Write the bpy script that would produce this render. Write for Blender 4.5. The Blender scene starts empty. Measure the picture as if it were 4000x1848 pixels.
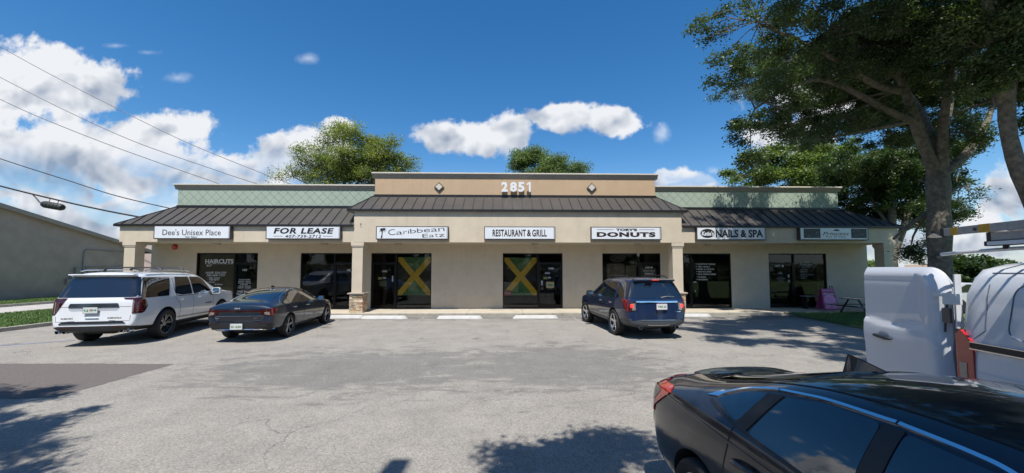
import bpy, bmesh, math, random
import numpy as np
from mathutils import Vector, Matrix
from mathutils.bvhtree import BVHTree
R = math.radians
SC = bpy.context.scene
COL = SC.collection

# ------------------------------------------------------------------ camera
cd = bpy.data.cameras.new('camera'); cam = bpy.data.objects.new('camera', cd); COL.objects.link(cam)
cam.location = (0, 0, 2.0)
cam.rotation_euler = (R(93.0), 0, R(-1.4))
cd.sensor_fit = 'HORIZONTAL'; cd.sensor_width = 36; cd.lens = 36*1502/4000
cd.shift_y = 0.01257
cd.clip_start = 0.05; cd.clip_end = 3000
SC.camera = cam

# ------------------------------------------------------------------ light
SUN_EL, SUN_AZ = 63.0, 8.0        # azimuth: degrees the sun stands left of straight behind the camera
sd = bpy.data.lights.new('sun', 'SUN'); sun = bpy.data.objects.new('sun', sd); COL.objects.link(sun)
sd.energy = 5.0; sd.angle = R(0.53); sd.color = (1.0, 0.955, 0.89)
to_sun = Vector((-math.sin(R(SUN_AZ))*math.cos(R(SUN_EL)), -math.cos(R(SUN_AZ))*math.cos(R(SUN_EL)), math.sin(R(SUN_EL))))
sun.rotation_euler = to_sun.to_track_quat('Z', 'Y').to_euler()
sun.location = to_sun*50
SC.view_settings.view_transform = 'Standard'; SC.view_settings.look = 'None'
SC.view_settings.gamma = 1; SC.view_settings.exposure = 0.45

world = bpy.data.worlds.new('World'); SC.world = world; world.use_nodes = True

class NT:
    """small helper to write node trees"""
    def __init__(s, nt): s.nt = nt; s.n = nt.nodes; s.l = nt.links
    def new(s, t, **k):
        n = s.n.new(t)
        for a, v in k.items(): setattr(n, a, v)
        return n
    def set(s, sock, v):
        if hasattr(v, 'is_output') or isinstance(v, bpy.types.NodeSocket): s.l.new(v, sock)
        else: sock.default_value = v
    def m(s, op, a, b=0.0, c=0.0, clamp=False):
        n = s.new('ShaderNodeMath', operation=op, use_clamp=clamp)
        s.set(n.inputs[0], a); s.set(n.inputs[1], b); s.set(n.inputs[2], c)
        return n.outputs[0]
    def noise(s, vec, scale, detail=4, rough=.5, dist=0.0, dim='3D'):
        n = s.new('ShaderNodeTexNoise', noise_dimensions=dim)
        if vec is not None: s.l.new(vec, n.inputs['Vector'])
        n.inputs['Scale'].default_value = scale; n.inputs['Detail'].default_value = detail
        n.inputs['Roughness'].default_value = rough; n.inputs['Distortion'].default_value = dist
        return n.outputs[0]
    def ramp(s, v, a, b, lo=0.0, hi=1.0, smooth=True):
        n = s.new('ShaderNodeMapRange', interpolation_type='SMOOTHSTEP' if smooth else 'LINEAR')
        s.set(n.inputs['Value'], v)
        s.set(n.inputs['From Min'], a); s.set(n.inputs['From Max'], b); s.set(n.inputs['To Min'], lo); s.set(n.inputs['To Max'], hi)
        return n.outputs[0]
    def mix(s, f, a, b, blend='MIX'):
        n = s.new('ShaderNodeMix', data_type='RGBA', blend_type=blend)
        s.set(n.inputs[0], f)
        for k, v in ((6, a), (7, b)):
            if isinstance(v, tuple): v = (*v[:3], 1.0)
            s.set(n.inputs[k], v)
        return n.outputs[2]

def build_world():
    w = NT(world.node_tree); w.n.clear()
    out = w.new('ShaderNodeOutputWorld'); bg = w.new('ShaderNodeBackground'); w.l.new(bg.outputs[0], out.inputs[0])
    sky = w.new('ShaderNodeTexSky', sky_type='NISHITA'); sky.sun_disc = False
    sky.sun_elevation = R(SUN_EL); sky.sun_rotation = R(180+SUN_AZ)
    sky.air_density = 1.0; sky.dust_density = 0.35; sky.ozone_density = 2.6; sky.altitude = 0
    hs = w.new('ShaderNodeHueSaturation'); w.l.new(sky.outputs[0], hs.inputs['Color'])
    hs.inputs['Saturation'].default_value = 1.35; hs.inputs['Value'].default_value = 1.25
    tc = w.new('ShaderNodeTexCoord'); sp = w.new('ShaderNodeSeparateXYZ'); w.l.new(tc.outputs['Generated'], sp.inputs[0])
    ay = w.m('MAXIMUM', w.m('ABSOLUTE', sp.outputs[1]), 0.12)
    u = w.m('DIVIDE', sp.outputs[0], ay); v = w.m('DIVIDE', sp.outputs[2], ay)
    cb = w.new('ShaderNodeCombineXYZ'); w.set(cb.inputs[0], u); w.set(cb.inputs[1], v)
    uv = cb.outputs[0]
    # cumulus banks: (u, v, ru, rv)
    blobs = [(-1.25,.47,.30,.125),(-1.05,.47,.10,.06),(-0.89,.36,.12,.06),(-1.134,.28,.34,.12),(-.884,.24,.24,.09),
        (-.72,.245,.2,.065),(-.54,.31,.125,.055),(-.43,.37,.04,.03),(-.099,.343,.15,.05),(.027,.37,.07,.055),
        (.143,.405,.09,.045),(.30,.395,.085,.042),(.449,.225,.045,.035),(.508,.235,.06,.045),
        (.857,.461,.2,.075),(.788,.362,.13,.055),(1.40,.21,.13,.10),(1.213,.09,.33,.06),(-1.175,.12,.42,.08),(-.78,.13,.34,.07),
        (-.35,.22,.2,.03)]
    n1 = w.noise(uv, 5.5, 9, .56, .15); n2 = w.noise(uv, 17.0, 7, .6, .2)
    n3 = w.noise(uv, 45.0, 5, .6, .1)
    turb = w.m('ADD', w.m('ADD', w.m('MULTIPLY', w.m('SUBTRACT', n1, .5), 2.2), w.m('MULTIPLY', w.m('SUBTRACT', n2, .5), 1.0)), w.m('MULTIPLY', w.m('SUBTRACT', n3, .5), .25))
    field = None; hgt = None
    for (bu, bv, ru, rv) in blobs:
        a = w.m('MULTIPLY', w.m('SUBTRACT', u, bu), 1/ru); b = w.m('MULTIPLY', w.m('SUBTRACT', v, bv), 1/rv)
        aa = w.m('MULTIPLY', a, a); b2 = w.m('SUBTRACT', b, .55)
        d = w.m('SUBTRACT', 1.15, w.m('SQRT', w.m('ADD', aa, w.m('MULTIPLY', b, b))))
        field = d if field is None else w.m('SMOOTH_MAX', field, d, .35)
        e = w.m('SUBTRACT', 1.15, w.m('SQRT', w.m('ADD', aa, w.m('MULTIPLY', b2, b2))))
        hgt = e if hgt is None else w.m('SMOOTH_MAX', hgt, e, .35)
    front = w.m('GREATER_THAN', sp.outputs[1], 0.0)
    top = w.m('MULTIPLY', w.m('SUBTRACT', hgt, field), front)
    back = w.m('SUBTRACT', w.noise(uv, 2.2, 3, .5), .60)
    field = w.m('ADD', w.m('MULTIPLY', field, front), w.m('MULTIPLY', w.m('MULTIPLY', back, 3.0), w.m('SUBTRACT', 1.0, front)))
    dens = w.m('ADD', field, turb)
    mask = w.ramp(dens, 0.04, 0.38)
    # thin wisps
    wf = None
    for (bu, bv, ru, rv) in [(-1.012,.584,.055,.014),(-.93,.567,.045,.013),(-.514,.557,.045,.02),(.562,.263,.04,.016),(.425,.36,.03,.03),(.43,.37,.018,.025),(-1.1,.575,.02,.012),(-.85,.5,.05,.02)]:
        a = w.m('MULTIPLY', w.m('SUBTRACT', u, bu), 1/ru); b = w.m('MULTIPLY', w.m('SUBTRACT', v, bv), 1/rv)
        d = w.m('SUBTRACT', 1.0, w.m('SQRT', w.m('ADD', w.m('MULTIPLY', a, a), w.m('MULTIPLY', b, b))))
        wf = d if wf is None else w.m('MAXIMUM', wf, d)
    wisp = w.m('MULTIPLY', w.ramp(w.m('ADD', wf, w.m('MULTIPLY', turb, 1.1)), .05, 1.3), .6)
    wisp = w.m('MULTIPLY', wisp, front)
    # cloud tone: bright billows, blue-grey hollows (sampled with an offset towards the sun for relief)
    off = w.new('ShaderNodeVectorMath', operation='ADD'); w.l.new(uv, off.inputs[0]); off.inputs[1].default_value = (.012, -.028, 0)
    m1 = w.noise(off.outputs[0], 5.5, 9, .56, .15); m2 = w.noise(off.outputs[0], 17.0, 7, .6, .2)
    s1 = w.noise(uv, 6.5, 3, .5, .3); s2 = w.noise(off.outputs[0], 6.5, 3, .5, .3)
    rel = w.m('ADD', w.m('ADD', w.m('MULTIPLY', w.m('SUBTRACT', s1, s2), 5.0), w.m('MULTIPLY', w.m('SUBTRACT', n1, m1), 1.6)), w.m('MULTIPLY', w.m('SUBTRACT', n2, m2), .5))
    big = w.noise(uv, 3.1, 3, .5)
    low = w.ramp(v, .12, .46, 1.0, 0.0)
    left = w.ramp(u, -.5, -1.0, 0.25, 1.0)
    tone = w.m('ADD', w.m('ADD', .86, w.m('MULTIPLY', rel, -.9)), w.m('MULTIPLY', w.m('SUBTRACT', big, .54), -2.6))
    tone = w.m('SUBTRACT', tone, w.m('MULTIPLY', w.m('MULTIPLY', low, left), .52))
    tone = w.m('ADD', tone, w.m('MULTIPLY', top, .75))
    tone = w.ramp(tone, -.1, 1.05, 0.0, 1.0, False)
    K = CLOUD
    ccol = w.mix(tone, (.30*K, .375*K, .50*K), (.88*K, .90*K, .94*K))
    c = w.mix(wisp, hs.outputs[0], (.75*K, .84*K, .98*K))
    haze = w.ramp(v, .0, .32, .5, 0.0)
    c = w.mix(haze, c, (.42*K, .56*K, .80*K))
    mpc = w.new('ShaderNodeMapping'); mpc.inputs['Scale'].default_value = (1.0, 2.4, 1); w.l.new(uv, mpc.inputs[0])
    gap = w.ramp(w.noise(mpc.outputs[0], 4.2, 5, .55, .4), .40, .56, .25, 1.0)
    lowm = w.ramp(v, .20, .34, 1.0, 0.0)
    mask = w.m('MULTIPLY', mask, w.m('SUBTRACT', 1.0, w.m('MULTIPLY', lowm, w.m('SUBTRACT', 1.0, gap))))
    c = w.mix(mask, c, ccol)
    w.l.new(c, bg.inputs[0]); bg.inputs[1].default_value = SKY
SKY = 0.088; CLOUD = 1.0/SKY*0.72
build_world()
world.cycles.sampling_method = 'MANUAL'; world.cycles.sample_map_resolution = 512

# ------------------------------------------------------------------ materials
MATS = {}
def new_mat(name):
    m = bpy.data.materials.new(name); m.use_nodes = True
    t = NT(m.node_tree); b = [n for n in t.n if n.type == 'BSDF_PRINCIPLED'][0]
    MATS[name] = m
    return m, t, b
def mat(name, col, rough=.6, metal=0.0, var=.12, scale=6.0, bump=0.0, bscale=60.0, coat=0.0, spec=.5, dirt=0.0, dirtcol=(.1,.09,.08), emit=None, coord='Object', streak=0.0):
    if name in MATS: return MATS[name]
    if metal < .5 and not emit: col = tuple(c*.82 for c in col); dirtcol = tuple(c*.82 for c in dirtcol)
    m, t, b = new_mat(name)
    tc = t.new('ShaderNodeTexCoord'); v = tc.outputs[coord]
    if var > 0:
        n = t.noise(v, scale, 6, .6); f = t.ramp(n, .3, .7, 1-var, 1+var, False)
        c = t.mix(1.0, col, (1, 1, 1), 'MULTIPLY'); mm = t.new('ShaderNodeVectorMath', operation='SCALE'); t.l.new(c, mm.inputs[0]); t.l.new(f, mm.inputs['Scale'])
        c = mm.outputs[0]
        if dirt > 0:
            d = t.ramp(t.noise(v, scale*.35, 8, .65), .5, .72, 0, dirt); c = t.mix(d, c, dirtcol)
        if streak > 0:
            mp = t.new('ShaderNodeMapping'); mp.inputs['Scale'].default_value = (2.2, 2.2, .16); t.l.new(v, mp.inputs[0])
            st = t.m('MULTIPLY', t.ramp(t.noise(mp.outputs[0], 1.6, 8, .7), .50, .74, 0, streak), t.ramp(t.noise(v, .45, 3), .35, .6))
            c = t.mix(st, c, dirtcol)
        t.l.new(c, b.inputs['Base Color'])
    else: b.inputs['Base Color'].default_value = (*col, 1)
    b.inputs['Roughness'].default_value = rough; b.inputs['Metallic'].default_value = metal
    b.inputs['Coat Weight'].default_value = coat; b.inputs['Coat Roughness'].default_value = .03
    b.inputs['Specular IOR Level'].default_value = spec
    if bump > 0:
        bn = t.new('ShaderNodeBump'); bn.inputs['Strength'].default_value = bump; bn.inputs['Distance'].default_value = .02
        t.l.new(t.noise(v, bscale, 5, .6), bn.inputs['Height']); t.l.new(bn.outputs[0], b.inputs['Normal'])
    if emit:
        b.inputs['Emission Color'].default_value = (*emit[0], 1); b.inputs['Emission Strength'].default_value = emit[1]
    return m

STUCCO = mat('stucco_cream', (.635,.545,.415), .9, var=.06, scale=2.2, bump=.35, bscale=90, dirt=.16, dirtcol=(.42,.36,.28), streak=.38)
STUCCO_TAN = mat('stucco_tan', (.53,.38,.24), .9, var=.05, scale=1.5, bump=.35, bscale=90, dirt=.10, dirtcol=(.36,.27,.20), streak=.4)
TRIM = mat('trim_taupe', (.36,.31,.25), .8, var=.06, scale=3, bump=.15)
TRIM_LIGHT = mat('trim_light', (.66,.60,.50), .8, var=.06, scale=3, bump=.1)
SOFFIT = mat('soffit_paint', (.56,.50,.41), .9, var=.05, scale=2)
ROOFM = mat('roof_metal', (.070,.063,.056), .52, .0, var=.12, scale=1.3, spec=.35, dirt=.3, dirtcol=(.085,.078,.07))
SEAM = mat('roof_seam', (.025,.025,.026), .45, .0, var=.1, spec=.6)
FLASH = mat('flashing_black', (.015,.014,.014), .4, .0, var=.1)
ALU = mat('dark_aluminium', (.012,.011,.010), .35, .6, var=.1)
CONC = mat('sidewalk_concrete', (.52,.46,.36), .9, var=.10, scale=2.5, bump=.2, bscale=80, dirt=.45, dirtcol=(.33,.29,.22))
KERB = mat('kerb_concrete', (.40,.37,.31), .9, var=.16, scale=3.5, bump=.25, bscale=60, dirt=.55, dirtcol=(.20,.19,.15))
STOPM = mat('wheel_stop_paint', (.66,.65,.62), .8, var=.06, scale=5, bump=.2, dirt=.45, dirtcol=(.35,.34,.32))
BLACKP = mat('black_plastic', (.012,.012,.013), .5, var=.08)
RUBBER = mat('tyre_rubber', (.016,.016,.016), .75, var=.15, scale=20)
CHROME = mat('chrome', (.85,.86,.88), .07, 1.0, var=.0)
SATIN = mat('satin_aluminium', (.62,.63,.65), .25, 1.0, var=.03)
WHITE = mat('white_acrylic', (.76,.79,.82), .35, var=.03, scale=2, dirt=.10, dirtcol=(.6,.62,.62))
INKM = mat('black_vinyl', (.012,.011,.012), .5, var=.1)
INKBR = mat('brown_black_vinyl', (.022,.010,.009), .5, var=.1)
VINYLW = mat('white_vinyl', (.62,.64,.64), .5, var=.08)
SIGNFR = mat('sign_frame', (.075,.065,.065), .4, .3, var=.1)
BARK = mat('bark', (.165,.145,.11), .95, var=.5, scale=9, bump=1.0, bscale=18, dirt=.6, dirtcol=(.06,.06,.04), streak=.5)
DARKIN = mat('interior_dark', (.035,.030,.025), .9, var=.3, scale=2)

def glass_mat(name, tint, refl=1.45, rough=.0):
    m, t, b = new_mat(name); t.n.remove(b)
    out = [n for n in t.n if n.type == 'OUTPUT_MATERIAL'][0]
    tr = t.new('ShaderNodeBsdfTransparent'); tr.inputs[0].default_value = (*tint, 1)
    gl = t.new('ShaderNodeBsdfGlossy'); gl.inputs['Roughness'].default_value = rough; gl.inputs[0].default_value = (.93,.95,1,1)
    fr = t.new('ShaderNodeFresnel'); fr.inputs[0].default_value = refl
    ge = t.new('ShaderNodeNewGeometry'); fc = t.m('MULTIPLY', fr.outputs[0], t.m('SUBTRACT', 1.0, ge.outputs['Backfacing']))
    mx = t.new('ShaderNodeMixShader'); t.l.new(fc, mx.inputs[0]); t.l.new(tr.outputs[0], mx.inputs[1]); t.l.new(gl.outputs[0], mx.inputs[2])
    t.l.new(mx.outputs[0], out.inputs[0]); return m
GLASS = glass_mat('store_glass', (.86,.85,.80), 1.5)
CARGLASS = mat('car_glass', (.006,.007,.009), .02, 0, var=0, coat=1.0, spec=.9)

def asphalt():
    m, t, b = new_mat('worn_asphalt')
    tc = t.new('ShaderNodeTexCoord'); v = tc.outputs['Object']
    sp = t.new('ShaderNodeSeparateXYZ'); t.l.new(v, sp.inputs[0]); X, Y = sp.outputs[0], sp.outputs[1]
    agg = t.noise(v, 48, 4, .8); vr = t.new('ShaderNodeTexVoronoi', feature='F1'); vr.inputs['Scale'].default_value = 62; t.l.new(v, vr.inputs['Vector'])
    a = t.ramp(agg, .32, .68, .72, 1.28, False); sc_ = t.new('ShaderNodeSeparateColor'); t.l.new(vr.outputs['Color'], sc_.inputs[0]); a2 = t.ramp(sc_.outputs[0], 0, 1, .78, 1.22, False)
    mid = t.ramp(t.noise(v, 1.3, 9, .72), .3, .7, .84, 1.16, False)
    # long worn blotches
    mp = t.new('ShaderNodeMapping'); mp.inputs['Scale'].default_value = (.55, 1.5, 1); t.l.new(v, mp.inputs[0])
    big = t.noise(mp.outputs[0], .55, 9, .66, .4)
    def ell(cx, cy, rx, ry):
        p = t.m('MULTIPLY', t.m('SUBTRACT', X, cx), 1/rx); q = t.m('MULTIPLY', t.m('SUBTRACT', Y, cy), 1/ry)
        return t.m('SUBTRACT', 1.0, t.m('SQRT', t.m('ADD', t.m('MULTIPLY', p, p), t.m('MULTIPLY', q, q))))
    st = t.m('SMOOTH_MAX', ell(-3.0, 8.1, 3.9, 2.0), ell(1.3, 8.3, 2.6, 2.5), .3)
    turb = t.m('MULTIPLY', t.m('SUBTRACT', t.noise(mp.outputs[0], 1.9, 10, .72, .9), .5), 3.6)
    stain = t.ramp(t.m('ADD', st, turb), .05, .40, 0, .60)
    row = t.ramp(t.m('ADD', t.m('SUBTRACT', 1.0, t.m('ABSOLUTE', t.m('MULTIPLY', t.m('SUBTRACT', Y, 16.0), 1/1.3))), turb), .35, .9, 0, .75)
    gen = t.ramp(big, .56, .72, 0, .38)
    gen2 = t.ramp(t.noise(mp.outputs[0], 2.6, 10, .75, 1.2), .56, .66, 0, .35)
    c = t.mix(t.m('MAXIMUM', gen, gen2), (.242,.226,.199), (.170,.160,.143))
    c = t.mix(stain, c, (.118,.115,.109)); c = t.mix(row, c, (.12,.116,.11))
    ov = t.new('ShaderNodeTexVoronoi', feature='SMOOTH_F1'); ov.inputs['Scale'].default_value = .55; ov.inputs['Smoothness'].default_value = .2; t.l.new(v, ov.inputs['Vector'])
    oil = t.m('MULTIPLY', t.ramp(t.m('ADD', ov.outputs['Distance'], t.m('MULTIPLY', t.m('SUBTRACT', t.noise(v, 6, 6, .7), .5), .5)), .16, .03, 0, .75), t.ramp(Y, 8.5, 12.5)); c = t.mix(oil, c, (.05,.048,.045))
    # cracks
    dv = t.new('ShaderNodeVectorMath', operation='ADD'); nz = t.new('ShaderNodeTexNoise'); nz.inputs['Scale'].default_value = 1.5; nz.inputs['Detail'].default_value = 6
    t.l.new(v, nz.inputs['Vector']); t.l.new(v, dv.inputs[0]); t.l.new(nz.outputs['Color'], dv.inputs[1])
    vo = t.new('ShaderNodeTexVoronoi', feature='DISTANCE_TO_EDGE'); vo.inputs['Scale'].default_value = .42; t.l.new(dv.outputs[0], vo.inputs['Vector'])
    cr = t.ramp(vo.outputs['Distance'], .0, .007, 1.0, 0); cr = t.m('MULTIPLY', cr, t.ramp(t.noise(v, .5, 3), .46, .60, 0, .75))
    vo2 = t.new('ShaderNodeTexVoronoi', feature='DISTANCE_TO_EDGE'); vo2.inputs['Scale'].default_value = 1.6; t.l.new(dv.outputs[0], vo2.inputs['Vector'])
    cr2 = t.m('MULTIPLY', t.ramp(vo2.outputs['Distance'], 0, .012, 1, 0), t.ramp(t.noise(v, .8, 3), .55, .68, 0, .45))
    c = t.mix(t.m('MAXIMUM', cr, cr2), c, (.07,.07,.07))
    f = t.m('MULTIPLY', t.m('MULTIPLY', a, a2), mid)
    mm = t.new('ShaderNodeVectorMath', operation='SCALE'); t.l.new(c, mm.inputs[0]); t.l.new(f, mm.inputs['Scale'])
    t.l.new(mm.outputs[0], b.inputs['Base Color']); b.inputs['Roughness'].default_value = .9; b.inputs['Specular IOR Level'].default_value = .3
    bn = t.new('ShaderNodeBump'); bn.inputs['Strength'].default_value = .55; bn.inputs['Distance'].default_value = .012
    t.l.new(agg, bn.inputs['Height']); t.l.new(bn.outputs[0], b.inputs['Normal'])
    return m
ASPH = asphalt()
def newer_asphalt():
    m, t, b = new_mat('newer_asphalt'); tc = t.new('ShaderNodeTexCoord'); v = tc.outputs['Object']
    a = t.ramp(t.noise(v, 80, 3, .8), .3, .7, .6, 1.4, False)
    c = t.mix(t.ramp(t.noise(v, 160, 2, .8), .60, .72, 0, .6), (.120,.105,.096), (.26,.235,.22))
    mm = t.new('ShaderNodeVectorMath', operation='SCALE'); t.l.new(c, mm.inputs[0]); t.l.new(a, mm.inputs['Scale'])
    t.l.new(mm.outputs[0], b.inputs['Base Color']); b.inputs['Roughness'].default_value = .9; b.inputs['Specular IOR Level'].default_value = .3
    bn = t.new('ShaderNodeBump'); bn.inputs['Strength'].default_value = .6; bn.inputs['Distance'].default_value = .012
    t.l.new(t.noise(v, 80, 3, .8), bn.inputs['Height']); t.l.new(bn.outputs[0], b.inputs['Normal'])
    return m
ASPH2 = newer_asphalt()

# ------------------------------------------------------------------ mesh helpers
class MB:
    def __init__(s): s.v = []; s.f = []; s.mi = []; s.fm = 0
    def face(s, idx): s.f.append(tuple(idx)); s.mi.append(s.fm)
    def box(s, x0, x1, y0, y1, z0, z1):
        b = len(s.v); s.v += [(x0,y0,z0),(x1,y0,z0),(x1,y1,z0),(x0,y1,z0),(x0,y0,z1),(x1,y0,z1),(x1,y1,z1),(x0,y1,z1)]
        for q in ((0,3,2,1),(4,5,6,7),(0,1,5,4),(1,2,6,5),(2,3,7,6),(3,0,4,7)): s.face(b+i for i in q)
        return s
    def prism(s, pts, d, close=True):
        """pts: 3D polygon, d: extrusion vector"""
        b = len(s.v); n = len(pts); d = Vector(d)
        s.v += [tuple(p) for p in pts] + [tuple(Vector(p)+d) for p in pts]
        s.face(b+i for i in range(n)); s.face(b+n+i for i in reversed(range(n)))
        for i in range(n): j = (i+1) % n; s.face((b+j, b+i, b+n+i, b+n+j))
        return s
    def tube(s, pts, r, seg=8, cap=True):
        pts = [Vector(p) for p in pts]; n = len(pts)
        rs = r if isinstance(r, (list, tuple)) else [r]*n
        b = len(s.v); ref = None
        for i, p in enumerate(pts):
            t = (pts[min(i+1, n-1)]-pts[max(i-1, 0)]).normalized()
            if ref is None: ref = t.orthogonal().normalized()
            ref = (ref - t*ref.dot(t)); ref = ref.normalized() if ref.length > 1e-6 else t.orthogonal().normalized()
            bi = t.cross(ref)
            for k in range(seg):
                a = 2*math.pi*k/seg; s.v.append(tuple(p+(ref*math.cos(a)+bi*math.sin(a))*rs[i]))
        for i in range(n-1):
            for k in range(seg):
                k2 = (k+1) % seg; s.face((b+i*seg+k, b+i*seg+k2, b+(i+1)*seg+k2, b+(i+1)*seg+k))
        if cap: s.face(b+k for k in reversed(range(seg))); s.face(b+(n-1)*seg+k for k in range(seg))
        return s
    def lathe(s, prof, c=(0,0,0), axis='y', seg=32):
        """prof: list of (radius, offset along axis)"""
        b = len(s.v); c = Vector(c)
        for (r, h) in prof:
            for k in range(seg):
                a = 2*math.pi*k/seg; x, y = r*math.cos(a), r*math.sin(a)
                s.v.append(tuple(c + (Vector((x, h, y)) if axis == 'y' else Vector((x, y, h)))))
        for i in range(len(prof)-1):
            for k in range(seg):
                k2 = (k+1) % seg; s.face((b+i*seg+k, b+(i+1)*seg+k, b+(i+1)*seg+k2, b+i*seg+k2))
        return s
    def add(s, v, f):
        b = len(s.v); s.v += [tuple(p) for p in v]
        for q in f: s.face(b+i for i in q)
        return s
    def mesh(s, name, mats, bevel=0, smooth=0):
        me = bpy.data.meshes.new(name); me.from_pydata(s.v, [], s.f)
        for m in (mats if isinstance(mats, (list, tuple)) else [mats]): me.materials.append(m)
        if any(s.mi): me.polygons.foreach_set('material_index', s.mi)
        bm = bmesh.new(); bm.from_mesh(me)
        bmesh.ops.recalc_face_normals(bm, faces=bm.faces[:])
        if bevel: bmesh.ops.bevel(bm, geom=bm.edges[:], offset=bevel, segments=2, profile=.7, affect='EDGES', clamp_overlap=True)
        bm.to_mesh(me); bm.free()
        if smooth:
            me.polygons.foreach_set('use_smooth', [True]*len(me.polygons)); me.set_sharp_from_angle(angle=R(smooth))
        me.update(); return me

def link(name, data, parent=None, loc=None):
    o = bpy.data.objects.new(name, data); COL.objects.link(o)
    if parent is not None:
        o.parent = parent
        if parent.get('_world'): o.matrix_parent_inverse = Matrix.Translation(parent['_world']).inverted()
    if loc is not None: o.location = loc
    return o
def obj(name, mb, mats, parent=None, bevel=0, smooth=0, label=None):
    o = link(name, mb.mesh(name, mats, bevel, smooth), parent)
    if label: o['label'] = label
    return o
def tag(o, label=None, cat=None, group=None, kind=None):
    if label: o['label'] = label
    if cat: o['category'] = cat
    if group: o['group'] = group
    if kind: o['kind'] = kind
    return o
def thing(name, label, cat, loc=(0,0,0), rz=0, group=None, world_children=True):
    """Empty at the base; world_children: the parts are modelled in world coordinates"""
    o = bpy.data.objects.new(name, None); COL.objects.link(o); o.empty_display_size = .2
    o.location = loc; o.rotation_euler = (0,0,rz)
    if world_children: o['_world'] = tuple(float(c) for c in loc)
    return tag(o, label, cat, group)
def fix(o):   # sub-part of a world-modelled part
    return o
def sub(name, mb, mats, part, **k):
    """sub-part under a part whose own matrix is the identity in world space"""
    lab = k.pop('label', None)
    o = bpy.data.objects.new(name, mb.mesh(name, mats, **k)); COL.objects.link(o); o.parent = part
    if lab: o['label'] = lab
    return o
def structure(name, mb, m, **k):
    return tag(obj(name, mb, m, **k), kind='structure')

def text_mb(body, w, h, origin, shear=0.0, bold=0.0, depth=.004, xdir=(1,0,0), updir=(0,0,1), mb=None, spacing=1.0, fit=True, align='C', rot=0):
    """letters fitted in a w x h rectangle centred (or left-aligned) on origin, standing in the xdir / updir plane"""
    c = bpy.data.curves.new('t', 'FONT'); c.body = body; c.size = 1; c.shear = shear; c.offset = bold; c.resolution_u = 3; c.space_character = spacing
    o = bpy.data.objects.new('t', c); COL.objects.link(o)
    dg = bpy.context.evaluated_depsgraph_get(); me = bpy.data.meshes.new_from_object(o.evaluated_get(dg))
    bpy.data.objects.remove(o); bpy.data.curves.remove(c)
    vs = [v.co.copy() for v in me.vertices]; fs = [tuple(p.vertices) for p in me.polygons]
    bpy.data.meshes.remove(me)
    x0 = min(v.x for v in vs); x1 = max(v.x for v in vs); y0 = min(v.y for v in vs); y1 = max(v.y for v in vs)
    sx = w/(x1-x0); sy = h/(y1-y0)
    if not fit: sx = sy
    xd, ud = Vector(xdir).normalized(), Vector(updir).normalized(); nd = xd.cross(ud)
    O = Vector(origin); mb = mb or MB(); W = (x1-x0)*sx
    if align == 'L': O = O + xd*W/2
    cr, sr = math.cos(rot), math.sin(rot)
    base = len(mb.v)
    P = []
    for v in vs:
        a = (v.x-(x0+x1)/2)*sx; b = (v.y-(y0+y1)/2)*sy; a, b = a*cr-b*sr, a*sr+b*cr
        P.append(O + xd*a + ud*b)
    mb.v += [tuple(p+nd*depth) for p in P] + [tuple(p) for p in P]
    n = len(P); cnt = {}
    for f in fs:
        for i in range(len(f)):
            e = (f[i], f[(i+1) % len(f)]); k = (min(e), max(e)); cnt.setdefault(k, []).append(e)
        mb.face(base+i for i in f)
    for k, es in cnt.items():
        if len(es) == 1: a, b = es[0]; mb.face((base+b, base+a, base+n+a, base+n+b))
    return mb
FRONT = dict(xdir=(1,0,0), updir=(0,0,1))   # normal faces -y

# ================================================================== SETTING
def grass_mat(name, a, b_):
    m, t, b = new_mat(name); tc = t.new('ShaderNodeTexCoord'); v = tc.outputs['Object']
    c = t.mix(t.ramp(t.noise(v, 2.5, 6, .65), .35, .65), a, b_)
    f = t.ramp(t.noise(v, 70, 3, .7), .3, .7, .55, 1.45, False)
    mm = t.new('ShaderNodeVectorMath', operation='SCALE'); t.l.new(c, mm.inputs[0]); t.l.new(f, mm.inputs['Scale'])
    t.l.new(mm.outputs[0], b.inputs['Base Color']); b.inputs['Roughness'].default_value = .95
    bn = t.new('ShaderNodeBump'); bn.inputs['Strength'].default_value = .9; bn.inputs['Distance'].default_value = .04
    t.l.new(t.noise(v, 60, 3, .7), bn.inputs['Height']); t.l.new(bn.outputs[0], b.inputs['Normal']); return m
GRASS = grass_mat('lawn', (.075,.125,.030), (.11,.16,.04))
BLADE = mat('grass_blade', (.11,.19,.045), .7, var=.35, scale=3)
EARTH = grass_mat('field', (.085,.11,.04), (.13,.125,.065))

def plate(name, pts, z, m, kind='structure'):
    mb = MB(); mb.add([(x, y, z) for x, y in pts], [tuple(range(len(pts)))]); return tag(obj(name, mb, m), kind=kind)
plate('ground', [(-900,-400),(900,-400),(900,1500),(-900,1500)], -.03, EARTH)
plate('parking_lot', [(-16.2,-45),(30,-45),(12.4,8),(12.0,12.4),(12.5,15.6),(12.7,16.6),(-16.2,16.6)], 0, ASPH)
rp_ = random.Random(8); E_ = [(-16.15,8.7),(-10.6,8.55),(-8.6,8.5),(-6.95,8.42),(-6.98,7.6),(-6.97,6.9),(-7.05,6.35),(-7.5,6.24),(-8.4,6.35),(-9.6,6.2),(-14,6.3),(-16.15,6.3)]
EP = []
for a_, b_ in zip(E_, E_[1:]):
    n_ = max(1, int(math.dist(a_, b_)/.09))
    for k_ in range(n_): EP.append((a_[0]+(b_[0]-a_[0])*k_/n_+rp_.uniform(-.018,.018), a_[1]+(b_[1]-a_[1])*k_/n_+rp_.uniform(-.018,.018)))
EP.append(E_[-1])
plate('asphalt_patch', EP, .004, ASPH2)
plate('driveway', [(-26.6,-10),(-21.6,-10),(-21.6,60),(-26.6,60)], -.01, mat('driveway_concrete', (.46,.44,.41), .9, var=.12, scale=1.5, bump=.2, dirt=.3, dirtcol=(.3,.29,.27)))
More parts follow.
